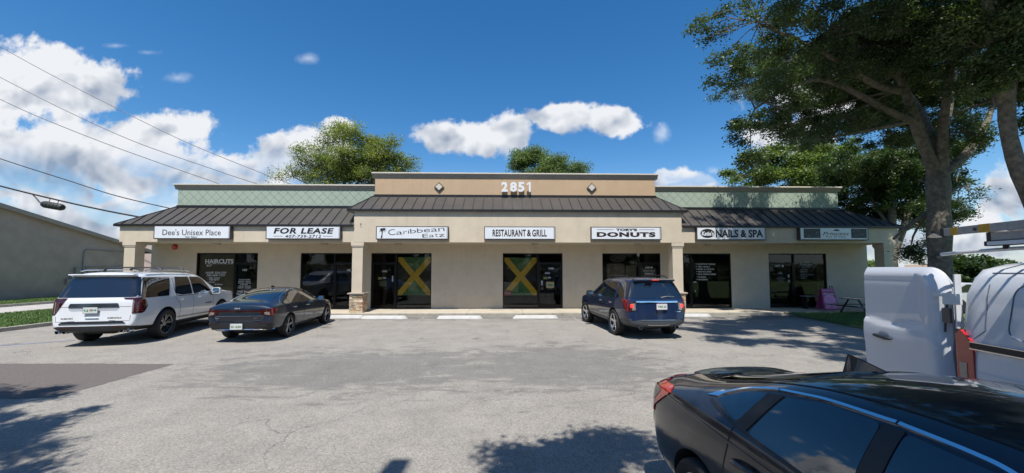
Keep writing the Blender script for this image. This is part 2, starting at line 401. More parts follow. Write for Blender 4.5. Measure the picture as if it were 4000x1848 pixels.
# faded bay lines and a blue line
LINEM = mat('faded_line_paint', (.30,.295,.28), .85, var=.2, scale=9, dirt=1.0, dirtcol=(.22,.215,.20))
BLUEM = mat('faded_blue_paint', (.12,.18,.34), .85, var=.2, scale=9, dirt=.7, dirtcol=(.25,.25,.25))
def line(x0, y0, x1, y1, w=.1, m=LINEM, name='bay_line'):
    d = Vector((x1-x0, y1-y0)).normalized(); n = Vector((-d.y, d.x))*w/2
    plate(name, [(x0-n.x,y0-n.y),(x1-n.x,y1-n.y),(x1+n.x,y1+n.y),(x0+n.x,y0+n.y)], .004, m)
for x in (-3.3,2.95,8.3,10.9): line(x, 12.6, x+.02, 16.3, .08)
line(-13.9,9.95,-12.1,11.3,.09,BLUEM,'blue_line')
# sidewalk slabs with joints, kerb face
mb = MB(); xs = [-16.95]
rnd = random.Random(4)
cuts = [-16.95,-14.6,-12.4,-10.3,-8.2,-6.45,-4.4,-1.55,.9,2.6,4.7,6.3,7.85,9.9,12.2,14.3,16.3,18.35]
for a, b in zip(cuts, cuts[1:]): mb.box(a+.005, b-.005, 16.88, 18.6, -.05, .12)
structure('sidewalk', mb, CONC, bevel=.006)
mb = MB()
for a, b in zip(cuts, cuts[1:]): mb.box(a+.006, b-.006, 16.70, 16.872, -.05, .118)
mb.box(-16.20,-16.05,-20,40,-.02,.13); mb.box(-26.75,-26.6,-10,60,-.02,.13)
structure('kerb', mb, KERB, bevel=.018)
for nm, pts in (('verge', [(-21.6,-10),(-16.2,-10),(-16.2,40),(-21.6,40)]), ('verge', [(-31.2,-10),(-26.75,-10),(-26.75,60),(-31.2,60)])): plate(nm, pts, .10, GRASS)
plate('verge', [(12.7,16.68),(12.5,15.6),(12.0,12.4),(12.4,8),(30,-45),(60,-45),(60,16.68)], .01, GRASS)
def blades(name, areas, n, h, seed, z=.1):
    rg = np.random.default_rng(seed); P = []
    for (x0,x1,y0,y1,fr) in areas:
        k = int(n*fr); P.append(np.c_[rg.uniform(x0,x1,k), rg.uniform(y0,y1,k), np.full(k, z)])
    P = np.vstack(P); N = len(P); a = rg.uniform(0, 6.28, N); w = .012
    d = np.c_[np.cos(a), np.sin(a), 0*a]*w; hh = h*rg.uniform(.5,1.3,N); ln = rg.normal(0,.35,(N,2))*hh[:,None]
    V = np.empty((N*3,3)); V[0::3] = P-d; V[1::3] = P+d; V[2::3] = P+np.c_[ln, hh]
    me = bpy.data.meshes.new(name); me.vertices.add(N*3); me.vertices.foreach_set('co', V.ravel())
    me.loops.add(N*3); me.loops.foreach_set('vertex_index', np.arange(N*3)); me.polygons.add(N)
    me.polygons.foreach_set('loop_start', np.arange(N)*3); me.update(calc_edges=True); me.materials.append(BLADE)
    return tag(link(name, me), 'short green grass on the verges beside the parking lot', 'grass', kind='stuff')
blades('grass', [(-21.6,-16.3,12,19,.5),(-31,-26.8,21,30,.2),(12.2,18,12.5,16.6,.3)], 60000, .07, 3)

# ================================================================== THE SHOP BUILDING
B = thing('shop_building', 'long single storey cream stucco strip mall with dark metal awning roof and green parapets', 'building', (.7,18.6,0))
WY = 18.6
stores = [(-14.52,-11.65),(-9.64,-7.08),(-6.3,-3.42),(.01,2.91),(4.85,7.71),(8.22,11.2),(13.08,15.98)]
ZT = 2.79
mb = MB(); x = -16.62
for a, b in stores:
    mb.box(x, a, WY, WY+.2, 0, ZT); x = b
mb.box(x, 18.05, WY, WY+.2, 0, ZT); mb.box(-16.62, 18.05, WY, WY+.2, ZT, 4.2)
mb.box(-16.62,-16.42,WY+.2,30,0,4.2); mb.box(17.85,18.05,WY+.2,30,0,4.2); mb.box(-16.62,18.05,30,30.2,0,4.2)
for a, b in stores: mb.box(a, b, WY+.001, WY+.199, -.02, .13)
wall = obj('wall', mb, STUCCO, B)
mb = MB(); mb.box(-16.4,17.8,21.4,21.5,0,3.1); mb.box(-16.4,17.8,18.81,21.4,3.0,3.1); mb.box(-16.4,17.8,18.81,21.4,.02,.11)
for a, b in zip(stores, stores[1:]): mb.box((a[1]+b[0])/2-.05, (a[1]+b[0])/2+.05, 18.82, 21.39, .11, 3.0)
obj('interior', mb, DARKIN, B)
# canopy: fascia + soffit
mb = MB()
mb.box(-16.58,-6.53,17.0,17.18,3.2,3.90); mb.box(-6.53,8.03,16.985,17.18,3.2,4.56); mb.box(8.03,17.98,17.0,17.18,3.2,3.90)
mb.box(-16.58,-16.4,17.18,30,3.2,3.9); mb.box(17.8,17.98,17.18,30,3.2,3.9)
mb.box(-6.53,-6.4,17.18,18.25,3.9,4.56); mb.box(7.9,8.03,17.18,18.25,3.9,4.56)
obj('fascia', mb, STUCCO, B)
mb = MB(); mb.box(-16.57,17.97,17.19,18.59,3.215,3.26); mb.box(-16.57,-16.63+.1,18.6,30,3.215,3.26)
obj('soffit', mb, SOFFIT, B)
# columns
def stone_mat():
    m, t, b = new_mat('ledge_stone'); at = t.new('ShaderNodeAttribute', attribute_name='Col'); tc = t.new('ShaderNodeTexCoord')
    f = t.ramp(t.noise(tc.outputs['Object'], 14, 6, .65), .3, .7, .65, 1.35, False)
    mm = t.new('ShaderNodeVectorMath', operation='SCALE'); t.l.new(at.outputs['Color'], mm.inputs[0]); t.l.new(f, mm.inputs['Scale'])
    t.l.new(mm.outputs[0], b.inputs['Base Color']); b.inputs['Roughness'].default_value = .9
    bn = t.new('ShaderNodeBump'); bn.inputs['Strength'].default_value = .6; t.l.new(t.noise(tc.outputs['Object'], 40, 5), bn.inputs['Height']); t.l.new(bn.outputs[0], b.inputs['Normal']); return m
STONE = stone_mat(); STONES = [(.42,.30,.18),(.42,.24,.14),(.56,.45,.31),(.36,.30,.22),(.60,.50,.38),(.48,.26,.17),(.40,.33,.21),(.53,.41,.26)]
def stone_base(cx, part, seed):
    rg = random.Random(seed); mb = MB(); cols = []
    x0, x1, y0, y1 = cx-.29, cx+.29, 16.97, 17.55
    mb.box(x0+.03, x1-.03, y0+.03, y1-.03, .11, .93); cols += [(.12,.10,.08)]*6
    z = .12
    while z < .90:
        h = rg.choice((.05,.07,.09,.11)); h = min(h, .925-z)
        for side in range(4):
            L = .58; u = 0
            while u < L-.01:
                w = rg.uniform(.10,.26); w = min(w, L-u)
                if L-u-w < .06: w = L-u
                d = rg.uniform(0,.022); g = .004
                a, b = u+g, u+w-g
                if side == 0: mb.box(x0+a, x0+b, y0-d, y0+.05, z+g, z+h-g)
                elif side == 1: mb.box(x0+a, x0+b, y1-.05, y1+d, z+g, z+h-g)
                elif side == 2: mb.box(x0-d, x0+.04, y0+.0502+a*.82, y0+.0502+b*.82, z+g, z+h-g)
                else: mb.box(x1-.04, x1+d, y0+.0502+a*.82, y0+.0502+b*.82, z+g, z+h-g)
                c = rg.choice(STONES); k = rg.uniform(.8,1.15); cols += [tuple(q*k for q in c)]*6
                u += w
        z += h
    me = mb.mesh('stone_base', STONE)
    ca = me.color_attributes.new('Col', 'FLOAT_COLOR', 'CORNER'); arr = []
    for i, p in enumerate(me.polygons): arr += [(*cols[i], 1.0)]*p.loop_total
    ca.data.foreach_set('color', np.array(arr).ravel())
    o = bpy.data.objects.new('stone_base', me); COL.objects.link(o); o.parent = part
    mb = MB(); mb.box(cx-.36, cx+.36, 16.90, 17.62, .925, .985); sub('stone_cap', mb, mat('cap_stone', (.44,.37,.30), .9, var=.2, scale=9, bump=.4), part, bevel=.012)
for i, cx in enumerate((-16.15,-6.37,7.84,17.55)):
    mb = MB(); mb.box(cx-.23, cx+.23, 17.03, 17.49, .98, 3.04)
    c = obj('column', mb, STUCCO, B, bevel=.008)
    mb = MB(); mb.box(cx-.28, cx+.28, 16.99, 17.53, 3.04, 3.199); mb.box(cx-.255,cx+.255,17.01,17.51,2.98,3.04); sub('capital', mb, STUCCO, c, bevel=.006)
    stone_base(cx, c, 10+i)
# metal roofs with standing seams
def roof(name, e0, e1, t0, t1, ye, yt, ze, zt, hip0, hip1, back=30.0):
    """front slope from eave (e0..e1, ye, ze) to top (t0..t1, yt, zt); hips run back along the sides"""
    mb = MB()
    mb.add([(e0,ye,ze),(e1,ye,ze),(t1,yt,zt),(t0,yt,zt),(e0,ye,ze-.05),(e1,ye,ze-.05),(t1,yt,zt-.05),(t0,yt,zt-.05)], [(0,1,2,3),(7,6,5,4),(0,4,5,1),(3,2,6,7),(0,3,7,4),(1,5,6,2)])
    if hip0: mb.add([(e0,ye,ze),(t0,yt,zt),(t0,back,zt),(e0,back,ze),(e0,ye,ze-.05),(t0,yt,zt-.05),(t0,back,zt-.05),(e0,back,ze-.05)], [(0,1,2,3),(7,6,5,4),(3,2,6,7),(0,3,7,4)])
    if hip1: mb.add([(e1,ye,ze),(t1,yt,zt),(t1,back,zt),(e1,back,ze),(e1,ye,ze-.05),(t1,yt,zt-.05),(t1,back,zt-.05),(e1,back,ze-.05)], [(3,2,1,0),(4,5,6,7),(7,6,2,3),(4,7,3,0)])
    r = obj(name, mb, ROOFM, B)
    s = MB(); dy, dz = yt-ye, zt-ze; L = math.hypot(dy, dz); n = Vector((0, -dz/L, dy/L))
    sp = .445; k = math.ceil(e0/sp)
    for j in range(k, int(e1/sp)+1):
        x = j*sp
        fa = 1.0
        if x < t0: fa = (x-e0)/(t0-e0) if t0 > e0 else 1
        if x > t1: fa = (e1-x)/(e1-t1) if e1 > t1 else 1
        fa = max(0, min(1, fa))
        if fa < .06: continue
        a = Vector((x, ye+.003, ze)); b = Vector((x, ye+dy*fa, ze+dz*fa)); w = Vector((.011,0,0)); h = n*.04
        s.add([a-w, a+w, b+w, b-w, a-w+h, a+w+h, b+w+h, b-w+h], [(4,5,6,7),(0,4,7,3),(1,2,6,5),(0,1,5,4),(3,7,6,2)])
    for (hip, ex, tx, sg) in ((hip0, e0, t0, -1), (hip1, e1, t1, 1)):
        if ex != tx: s.tube([(ex, ye, ze+.01), (tx, yt, zt+.01)], .028, 6)
        if hip:
            for j in range(1, 20):
                y = ye + j*sp
                fa = min(1, (y-ye)/(yt-ye)); s.tube([(ex, y, ze+.01), (ex+(tx-ex)*fa, y, ze+.01+(zt-ze)*fa)], .014, 4)
    sub('standing_seam', s, SEAM, r)
    g = MB(); g.box(e0-.02, e1+.02, ye-.03, ye-.001, ze-.085, ze+.012)
    if hip0: g.box(e0-.03, e0-.002, ye, back, ze-.085, ze+.012)
    if hip1: g.box(e1+.002, e1+.03, ye, back, ze-.085, ze+.012)
    sub('drip_edge', g, FLASH, r); return r
roof('roof', -16.76,-6.545,-15.32,-6.545,16.93,18.30,3.955,4.93,True,False)
roof('roof', 8.045,18.16,8.045,16.52,16.93,18.30,3.955,4.93,False,True)
roof('roof', -6.80,8.26,-6.12,7.42,16.90,18.22,4.64,5.47,True,True, 18.9)
mb = MB(); mb.box(-6.79,8.25,16.99,18.2,4.56,4.60); obj('soffit', mb, SOFFIT, B)
# parapets
def green_mat():
    m, t, b = new_mat('green_panel'); tc = t.new('ShaderNodeTexCoord'); sp = t.new('ShaderNodeSeparateXYZ'); t.l.new(tc.outputs['Object'], sp.inputs[0])
    s = .415
    def saw(sig):
        q = t.m('ADD', t.m('MULTIPLY', sp.outputs[0], 1/s), t.m('MULTIPLY', sp.outputs[2], sig/s)); f = t.m('FRACT', q)
        return t.m('MINIMUM', f, t.m('SUBTRACT', 1.0, f))
    a, bb = saw(1.0), saw(-1.0)
    la = t.ramp(a, 0, .045, 1, 0); lb = t.ramp(bb, 0, .045, 1, 0)
    n = t.ramp(t.noise(tc.outputs['Object'], 1.6, 6, .6), .3, .7, .93, 1.07, False)
    c = t.mix(la, (.29,.35,.28), (.22,.27,.215)); c = t.mix(t.m('MULTIPLY', lb, .5), c, (.24,.29,.235))
    mm = t.new('ShaderNodeVectorMath', operation='SCALE'); t.l.new(c, mm.inputs[0]); t.l.new(n, mm.inputs['Scale'])
    t.l.new(mm.outputs[0], b.inputs['Base Color']); b.inputs['Roughness'].default_value = .8
    bn = t.new('ShaderNodeBump'); bn.inputs['Strength'].default_value = .9; bn.inputs['Distance'].default_value = .02; bn.invert = True
    t.l.new(t.m('MAXIMUM', la, lb), bn.inputs['Height']); t.l.new(bn.outputs[0], b.inputs['Normal']); return m
GREEN = green_mat()
def cornice(part, x0, x1, yf, z, ends):
    pr = [(yf-.01, z-.25), (yf-.03, z-.24), (yf-.045, z-.18), (yf-.10, z-.085), (yf-.11, z-.06), (yf+.3, z-.06), (yf+.3, z-.25)]
    mb = MB(); mb.prism([(x0-.12*ends[0], y, q) for y, q in pr], (x1-x0+.12*(ends[0]+ends[1]), 0, 0)); sub('cornice', mb, TRIM, part)
    mb = MB(); mb.box(x0-.14*ends[0], x1+.14*ends[1], yf-.125, yf+.33, z-.06, z); sub('cap_moulding', mb, TRIM_LIGHT, part, bevel=.01)
for (x0, x1, z0, z1, yf, m, ends) in ((-15.26,-6.06,4.93,6.02,18.3,GREEN,(1,0)), (7.36,16.42,4.93,6.04,18.3,GREEN,(0,1)), (-6.055,7.355,5.47,6.60,18.22,STUCCO_TAN,(1,1))):
    mb = MB(); mb.box(x0, x1, yf, yf+.28, z0-.3, z1-.25)
    p = obj('parapet', mb, m, B); cornice(p, x0, x1, yf, z1, ends)
    mb = MB(); mb.box(x0-.03, x1+.03, yf-.035, yf-.002, z0-.02, z0+.085); mb.box(x0-.06, x1+.06, yf-.075, yf-.037, z0-.03, z0+.02); sub('flashing', mb, FLASH, p)
mb = MB(); mb.box(-15.2,16.3,18.6,29.9,4.2,4.9); obj('flat_roof', mb, ROOFM, B)
# side parapets
mb = MB(); mb.box(-15.26,-15.0,18.6,29.9,4.9,6.0); mb.box(16.16,16.42,18.6,29.9,4.9,6.0); mb.box(-6.05,-5.9,18.51,22,5.2,6.5); mb.box(7.2,7.35,18.51,22,5.2,6.5); obj('parapet', mb, STUCCO, B)
# diamonds and house number
for cx, cz in ((-3.02,5.92),(4.27,5.92)):
    def dia(r, y0, y1): return MB().prism([(cx-r,y1,cz),(cx,y1,cz-r),(cx+r,y1,cz),(cx,y1,cz+r)], (0,y0-y1,0))
    d = obj('diamond_tile', dia(.235,18.16,18.22), mat('diamond_border', (.13,.11,.10), .7, var=.1), B)
    sub('tile_face', dia(.165,18.13,18.1599), mat('diamond_face', (.62,.57,.48), .7, var=.06), d)
NUMW = mat('number_face', (.80,.80,.80), .4, var=.03)
for ch, cx, w in (('2',.085,.31),('8',.51,.33),('5',.875,.31)):
    o = obj('house_number', text_mb(ch, w, .47, (cx,18.06,5.90), depth=.09, bold=.045, **FRONT), NUMW, B)

obj('house_number', MB().prism([(1.235,18.06,5.665),(1.325,18.06,5.665),(1.325,18.06,6.135),(1.25,18.06,6.135),(1.13,18.06,6.04),(1.13,18.06,5.97),(1.235,18.06,6.03)], (0,-.09,0)), NUMW, B)
# ---- storefronts
PAPER = mat('window_paper', (.085,.072,.045), .8, var=.25, scale=1.5)
def storefront(a, b, split, door, interior=None):
    F = MB(); f = .045; y0, y1 = 18.63, 18.73
    F.box(a+.002, a+f, y0, y1, .131, ZT-.002); F.box(b-f, b-.002, y0, y1, .131, ZT-.002)
    F.box(a+f, b-f, y0, y1, ZT-.05, ZT-.002); F.box(a+f, b-f, y0, y1, .131, .18); F.box(split-.03, split+.03, y0, y1, .18, ZT-.05)
    p = obj('storefront', F, ALU, B)
    L, Rr = (a+f, split-.03), (split+.03, b-f)
    dr, wn = (L, Rr) if door == 'L' else (Rr, L)
    D = MB(); s = .05; x0, x1 = dr
    D.box(x0+.002, x0+s, 18.645, 18.715, .182, 2.30); D.box(x1-s, x1-.002, 18.645, 18.715, .182, 2.30); D.box(x0+s, x1-s, 18.645, 18.715, .182, .30); D.box(x0+s, x1-s, 18.645, 18.715, 2.24, 2.30)
    D.box(x0+.001, x1-.001, 18.64, 18.72, 2.303, 2.345)
    sub('door_frame', D, ALU, p)
    hx = x1-.14 if door == 'R' and False else (x0+.10 if door == 'R' else x1-.10)
    H = MB(); H.tube([(hx,18.60,1.30),(hx,18.57,1.30),(hx,18.57,.95),(hx,18.60,.95)], .011, 6); H.box(hx-.02,hx+.02,18.60,18.645,.93,1.32)
    sub('door_handle', H, ALU, p)
    for (q0, q1, z0, z1) in ((x0+s, x1-s, .30, 2.24), (x0+.002, x1-.002, 2.345, ZT-.052), (wn[0], wn[1], .18, ZT-.052)):
        sub('pane', MB().box(q0, q1, 18.695, 18.701, z0, z1), GLASS, p)
    return p
SF = [storefront(*stores[0], -12.75, 'R'), storefront(*stores[1], -8.05, 'R'), storefront(*stores[2], -5.12, 'L'), storefront(*stores[3], 1.72, 'R'),
      storefront(*stores[4], 6.66, 'R'), storefront(*stores[5], 9.24, 'L'), storefront(*stores[6], 14.36, 'L')]
def words(part, items, m, bold=0.0, shear=0.0, y=18.690, name='lettering'):
    mb = MB()
    for (s, cx, cz, w, h) in items: text_mb(s, w, h, (cx, y, cz), shear=shear, bold=bold, depth=.002, mb=mb, **FRONT)
    return sub(name, mb, m, part)
words(SF[0], [('HAIRCUTS',-13.510,2.390,1.320,.21)], VINYLW, bold=.03)
words(SF[0], [('&UP',-13.985,2.19,.25,.09),('HAIR SALON',-13.65,1.85,.98,.10),('386-668-1535',-13.655,1.73,.89,.085),('- Hair Color',-13.745,1.61,.61,.08),('- Highlights',-13.76,1.51,.56,.08),('- Perms',-13.86,1.405,.36,.07),('& More',-13.5,1.295,.36,.07)], VINYLW, shear=.3, bold=.01)
words(SF[0], [('103',-12.30,1.98,.20,.10),('SALON HOURS',-12.3,1.515,.52,.055),('MONDAY - FRIDAY',-12.3,1.43,.58,.05),('9:30 AM - 4:00 PM',-12.3,1.355,.58,.05),('SATURDAY',-12.31,1.28,.36,.05),('9:00 AM - 3:00 PM',-12.3,1.205,.58,.05),('SUNDAY - CLOSED',-12.31,1.13,.62,.052),('Walk Ins',-12.4,.955,.5,.10),('Welcome',-12.4,.83,.52,.10)], VINYLW, bold=.012)
sub('window_film', MB().box(-14.47,-12.79,18.76,18.764,.2,2.72), PAPER, SF[0]); sub('lettering', MB().box(-14.18,-12.86,18.686,18.688,2.262,2.27), VINYLW, SF[0])
words(SF[1], [('102',-7.385,1.97,.17,.10)], VINYLW, bold=.02)
words(SF[3], [('104B',2.365,2.055,.25,.09)], VINYLW, bold=.02)
words(SF[4], [('105-B',7.17,2.10,.36,.08)], VINYLW, shear=.25, bold=.02); words(SF[4], [('Famous Family',7.175,1.93,.57,.055),('DONUTS',7.17,1.80,.44,.075)], VINYLW, bold=.02)
words(SF[5], [('* ACRYLIC NAILS',9.98,2.27,.96,.075),('* GEL NAILS',9.845,2.14,.69,.075),('* PINK & WHITE',9.95,2.015,.90,.07),('* MANICURES',9.885,1.895,.75,.07),('* SPA PEDICURES',10.0,1.77,.96,.075),('* FACIAL',9.765,1.635,.47,.07),('* WAXING',9.79,1.51,.54,.075)], VINYLW, bold=.02)
words(SF[6], [('107 B',13.67,2.18,.46,.11)], VINYLW, bold=.02)
dm = mat('dim_vinyl', (.30,.31,.31), .6, var=.1)
words(SF[6], [('Princess',15.025,2.26,.6,.15),('For A Day',15.025,2.12,.45,.08),('- Birthdays',14.885,2.005,.42,.055),('- Makeovers',14.875,1.92,.41,.055),('- Dress Up',14.87,1.835,.38,.055),('- Glamorous Spa Parties',15.04,1.745,.72,.06),('- Tea Party',14.875,1.665,.39,.055),('- Crafts',14.82,1.58,.28,.055)], dm, bold=.02)
words(SF[6], [('Princess',13.705,1.80,.25,.07),('Tuesday-Friday',13.71,1.63,.28,.04),('11:00 AM - 6:00 PM',13.71,1.56,.44,.045),('Saturday 10-4',13.715,1.505,.33,.035),('Sun-Mon',13.715,1.46,.21,.03),('By Appointment',13.715,1.415,.35,.035)], dm, bold=.02)
def crown(cx, cz, w, h, y=18.688, d=.002):
    P = [(-.5,-.5),(.5,-.5),(.5,.1),(.28,-.05),(.22,.35),(.08,.1),(0,.5),(-.08,.1),(-.22,.35),(-.28,-.05),(-.5,.1)]
    return MB().prism([(cx+p*w, y, cz+q*h) for p, q in P], (0,-d,0))
sub('emblem', crown(15.06,2.40,.36,.12), dm, SF[6]); sub('emblem', crown(13.71,1.87,.14,.06), dm, SF[6])
for bx_ in ((14.08,14.15,1.60,1.75,6),(14.08,14.15,1.40,1.49,6),(-5.32,-5.26,1.42,1.69,2),(1.88,1.94,1.24,1.46,3),(9.36,9.5,1.36,1.41,5),(9.42,9.47,.93,.98,5)): sub('door_sticker', MB().box(bx_[0],bx_[1],18.684,18.688,bx_[2],bx_[3]), mat('sticker_white', (.5,.52,.55), .5, var=.2, scale=30), SF[bx_[4]])


# ---- wall signs
def sign(x0, x1, label, face=WHITE):
    z0, z1 = 3.31, 3.885; y0, y1 = 16.80, 16.984 if -6.5 < x0 < 8 else 16.999
    t = thing('wall_sign', label, 'sign', ((x0+x1)/2, y1, z0), group='lightbox signs along the fascia')
    mb = MB(); e = .03
    mb.box(x0,x1,y0+.01,y1,z0,z0+e); mb.box(x0,x1,y0+.01,y1,z1-e,z1); mb.box(x0,x0+e,y0+.01,y1,z0+e,z1-e); mb.box(x1-e,x1,y0+.01,y1,z0+e,z1-e)
    mb.box(x0+e,x1-e,y1-.03,y1,z0+e,z1-e); f = obj('sign_frame', mb, SIGNFR, t)
    a = obj('sign_face', MB().box(x0+e+.002, x1-e-.002, y0+.012, y0+.03, z0+e+.002, z1-e-.002), face, t, bevel=.004)
    mb = MB(); q = .055; mb.box(x1-e-q, x1-e-.004, y0+.004, y0+.0118, z0+.04, z1-.04); mb.box(x0+.05, x1-e-q-.002, y0+.004, y0+.0118, z0+.035, z0+.052)
    sub('retainer_strip', mb, mat('retainer', (.50,.52,.54), .4, var=.03), a)
    return t
SY = 16.811
def sw(t, items, m, bold=0.0, shear=0.0, spacing=1.0, rot=0, name='lettering'):
    mb = MB()
    for (s, cx, cz, w, h) in items: text_mb(s, w, h, (cx, SY, cz), shear=shear, bold=bold, depth=.004, mb=mb, spacing=spacing, rot=rot, **FRONT)
    return obj(name, mb, m, t)
THIN = mat('grey_vinyl', (.045,.045,.05), .5, var=.1)
t = sign(-14.97,-11.74, "white lightbox sign reading Dee's Unisex Place in thin grey letters"); sw(t, [("Dee's Unisex Place",-13.37,3.60,2.46,.255)], THIN); sw(t, [('Hair Salon',-13.39,3.40,.50,.075)], THIN)
t = sign(-10.23,-7.04, 'white lightbox sign reading FOR LEASE with a phone number'); sw(t, [('FOR LEASE',-8.615,3.675,2.57,.25)], INKM, bold=.035, shear=.18, spacing=1.12); sw(t, [('407-739-2712',-8.635,3.435,1.53,.125)], INKM, bold=.012, shear=.18, spacing=1.1)
obj('rule', MB().box(-9.91,-9.52,SY-.004,SY,3.437,3.449).box(-7.78,-7.38,SY-.004,SY,3.437,3.449), INKM, t)
t = sign(-5.51,-2.37, 'white lightbox sign reading Caribbean Eatz beside a black palm tree')
# letters climb to the right
x = -4.98; zz = 3.50
for ch, w, h in (('C',.30,.25),('a',.27,.13),('r',.15,.13),('i',.05,.17),('b',.25,.19),('b',.25,.19),('e',.27,.135),('a',.27,.135),('n',.27,.14)):
    mb = text_mb(ch, w, h, (x+w/2, SY, zz+h/2), bold=-.012, depth=.004, rot=.08, **FRONT); obj('letter', mb, INKM, t); x += w+.045; zz += .022
x = -3.50; zz = 3.40
for ch, w, h in (('E',.25,.15),('a',.22,.10),('t',.12,.15),('z',.26,.11)):
    obj('letter', text_mb(ch, w, h, (x+w/2, SY, zz+h/2), bold=-.012, depth=.004, rot=.07, **FRONT), INKM, t); x += w+.04; zz += .01
mb = MB(); mb.prism([(-5.30,SY,3.37),(-5.235,SY,3.37),(-5.225,SY,3.55),(-5.20,SY,3.74),(-5.235,SY,3.74),(-5.262,SY,3.55)], (0,-.004,0))
for a0, L in ((200,.17),(165,.16),(140,.13),(60,.12),(30,.16),(-5,.17),(-45,.12),(225,.12),(100,.09)):
    d = Vector((math.cos(R(a0)),0,math.sin(R(a0)))); c = Vector((-5.215,SY,3.745)); n = Vector((-d.z,0,d.x)); e = c+d*L+Vector((0,0,-.05))
    mb.prism([c-n*.012, c+d*L*.5-n*.018, e, c+d*L*.5+n*.03], (0,-.004,0))
obj('palm_emblem', mb, INKM, t)
t = sign(-.81,2.32, 'white lightbox sign reading RESTAURANT & GRILL in tall narrow letters'); sw(t, [('RESTAURANT',.29,3.60,1.46,.31),('&',1.16,3.60,.18,.29),('GRILL',1.62,3.60,.64,.31)], INKBR, bold=.028, spacing=1.08)
t = sign(3.90,7.03, "white lightbox sign reading TORY'S DONUTS in heavy wide letters"); sw(t, [('DONUTS',5.46,3.545,2.62,.215)], INKBR, bold=.055, spacing=1.12); sw(t, [("TORY'S",5.48,3.755,.94,.115)], INKBR, bold=.05)
obj('rule', MB().box(4.16,4.9,SY-.004,SY,3.757,3.769).box(6.03,6.73,SY-.004,SY,3.757,3.769), INKBR, t)
t = sign(8.62,11.75, "white lightbox sign reading Katie's NAILS & SPA with a black oval"); sw(t, [('NAILS & SPA',10.54,3.60,2.14,.35)], INKM, bold=.035)
mb = MB(); mb.prism([(9.10+.32*math.cos(k*math.pi/20), SY, 3.605+.2*math.sin(k*math.pi/20)) for k in range(40)], (0,-.004,0)); ov = obj('oval_emblem', mb, INKM, t)
sub('lettering', text_mb("Katie's", .54, .20, (9.11,SY-.005,3.60), bold=.03, depth=.003, shear=.1, **FRONT), WHITE, ov)
PANEL = mat('sparkle_panel', (.02,.03,.035), .4, var=.3, scale=9)
t = sign(13.29,16.42, 'shaded lightbox sign reading Princess For A Day with two dark starry end panels', mat('silver_white', (.85,.88,.9), .35, var=.06))
obj('star_panel', MB().box(13.46,14.22,SY-.003,SY,3.41,3.83), PANEL, t); obj('star_panel', MB().box(15.63,16.33,SY-.003,SY,3.41,3.83), PANEL, t)
sw(t, [('Princess',14.93,3.61,1.2,.15)], THIN, shear=.35); sw(t, [('For A Day',14.925,3.46,.89,.09)], THIN)
obj('emblem', crown(14.965,3.775,.26,.10,SY,.004), THIN, t)
mb = MB(); rg = random.Random(2)
for k in range(26):
    a = rg.choice((13.5,15.66)); cx = a+rg.uniform(0,.62); cz = rg.uniform(3.45,3.80); r = rg.uniform(.015,.04); y = SY-.0035
    mb.add([(cx-r,y,cz),(cx,y,cz-.004),(cx+r,y,cz),(cx,y,cz+.004)],[(0,1,2,3)]); mb.add([(cx,y-.0003,cz-r),(cx+.004,y-.0003,cz),(cx,y-.0003,cz+r),(cx-.004,y-.0003,cz)],[(0,1,2,3)])
obj('star', mb, VINYLW, t)

# ---- soffit lights, alarm, flags, posters
for x, lab in zip((-13.01,-8.17,-4.8,1.49,6.3,9.62,14.38), ("Dee's Unisex Place","FOR LEASE","Caribbean Eatz","RESTAURANT & GRILL","TORY'S DONUTS","NAILS & SPA","Princess For A Day")):
    t = thing('soffit_light', 'small box light under the canopy below the '+lab+' sign', 'light', (x,17.8,3.215), group='canopy lights')
    mb = MB(); mb.prism([(x-.17,17.74,3.214),(x-.12,17.74,3.12),(x+.12,17.74,3.12),(x+.17,17.74,3.214)], (0,.14,0)); h = obj('housing', mb, mat('light_housing', (.45,.40,.33), .5, var=.05), t)
    obj('lens', MB().box(x-.10,x+.10,17.735,17.7399,3.13,3.19), mat('light_lens', (.5,.48,.42), .3, var=.2, scale=20), t)
t = thing('fire_alarm', 'round red fire alarm bell high on the wall beside the haircut window', 'alarm', (-15.53,18.6,3.0))
RED = mat('alarm_red', (.45,.03,.02), .4, var=.05)
mb = MB(); P = [(-15.53+.13*math.cos(k*math.pi/4+math.pi/8)*1.08, 18.598, 3.07+.13*math.sin(k*math.pi/4+math.pi/8)*1.08) for k in range(8)]; mb.prism(P, (0,-.03,0)); obj('back_plate', mb, RED, t)
mb = MB(); mb.lathe([(0,-.05),(.05,-.05),(.09,-.03),(.105,0)], (-15.53,18.567,3.07)); obj('gong', mb, RED, t, smooth=40)
obj('lens', MB().lathe([(0,-.02),(.02,-.015),(.025,0)], (-15.53,18.515,3.07), seg=12), VINYLW, t)
BLACKF = mat('flag_black', (.010,.010,.009), .8, var=.2); GREENF = mat('flag_green', (.06,.16,.07), .8, var=.2); GOLDF = mat('flag_gold', (.52,.36,.035), .8, var=.12)
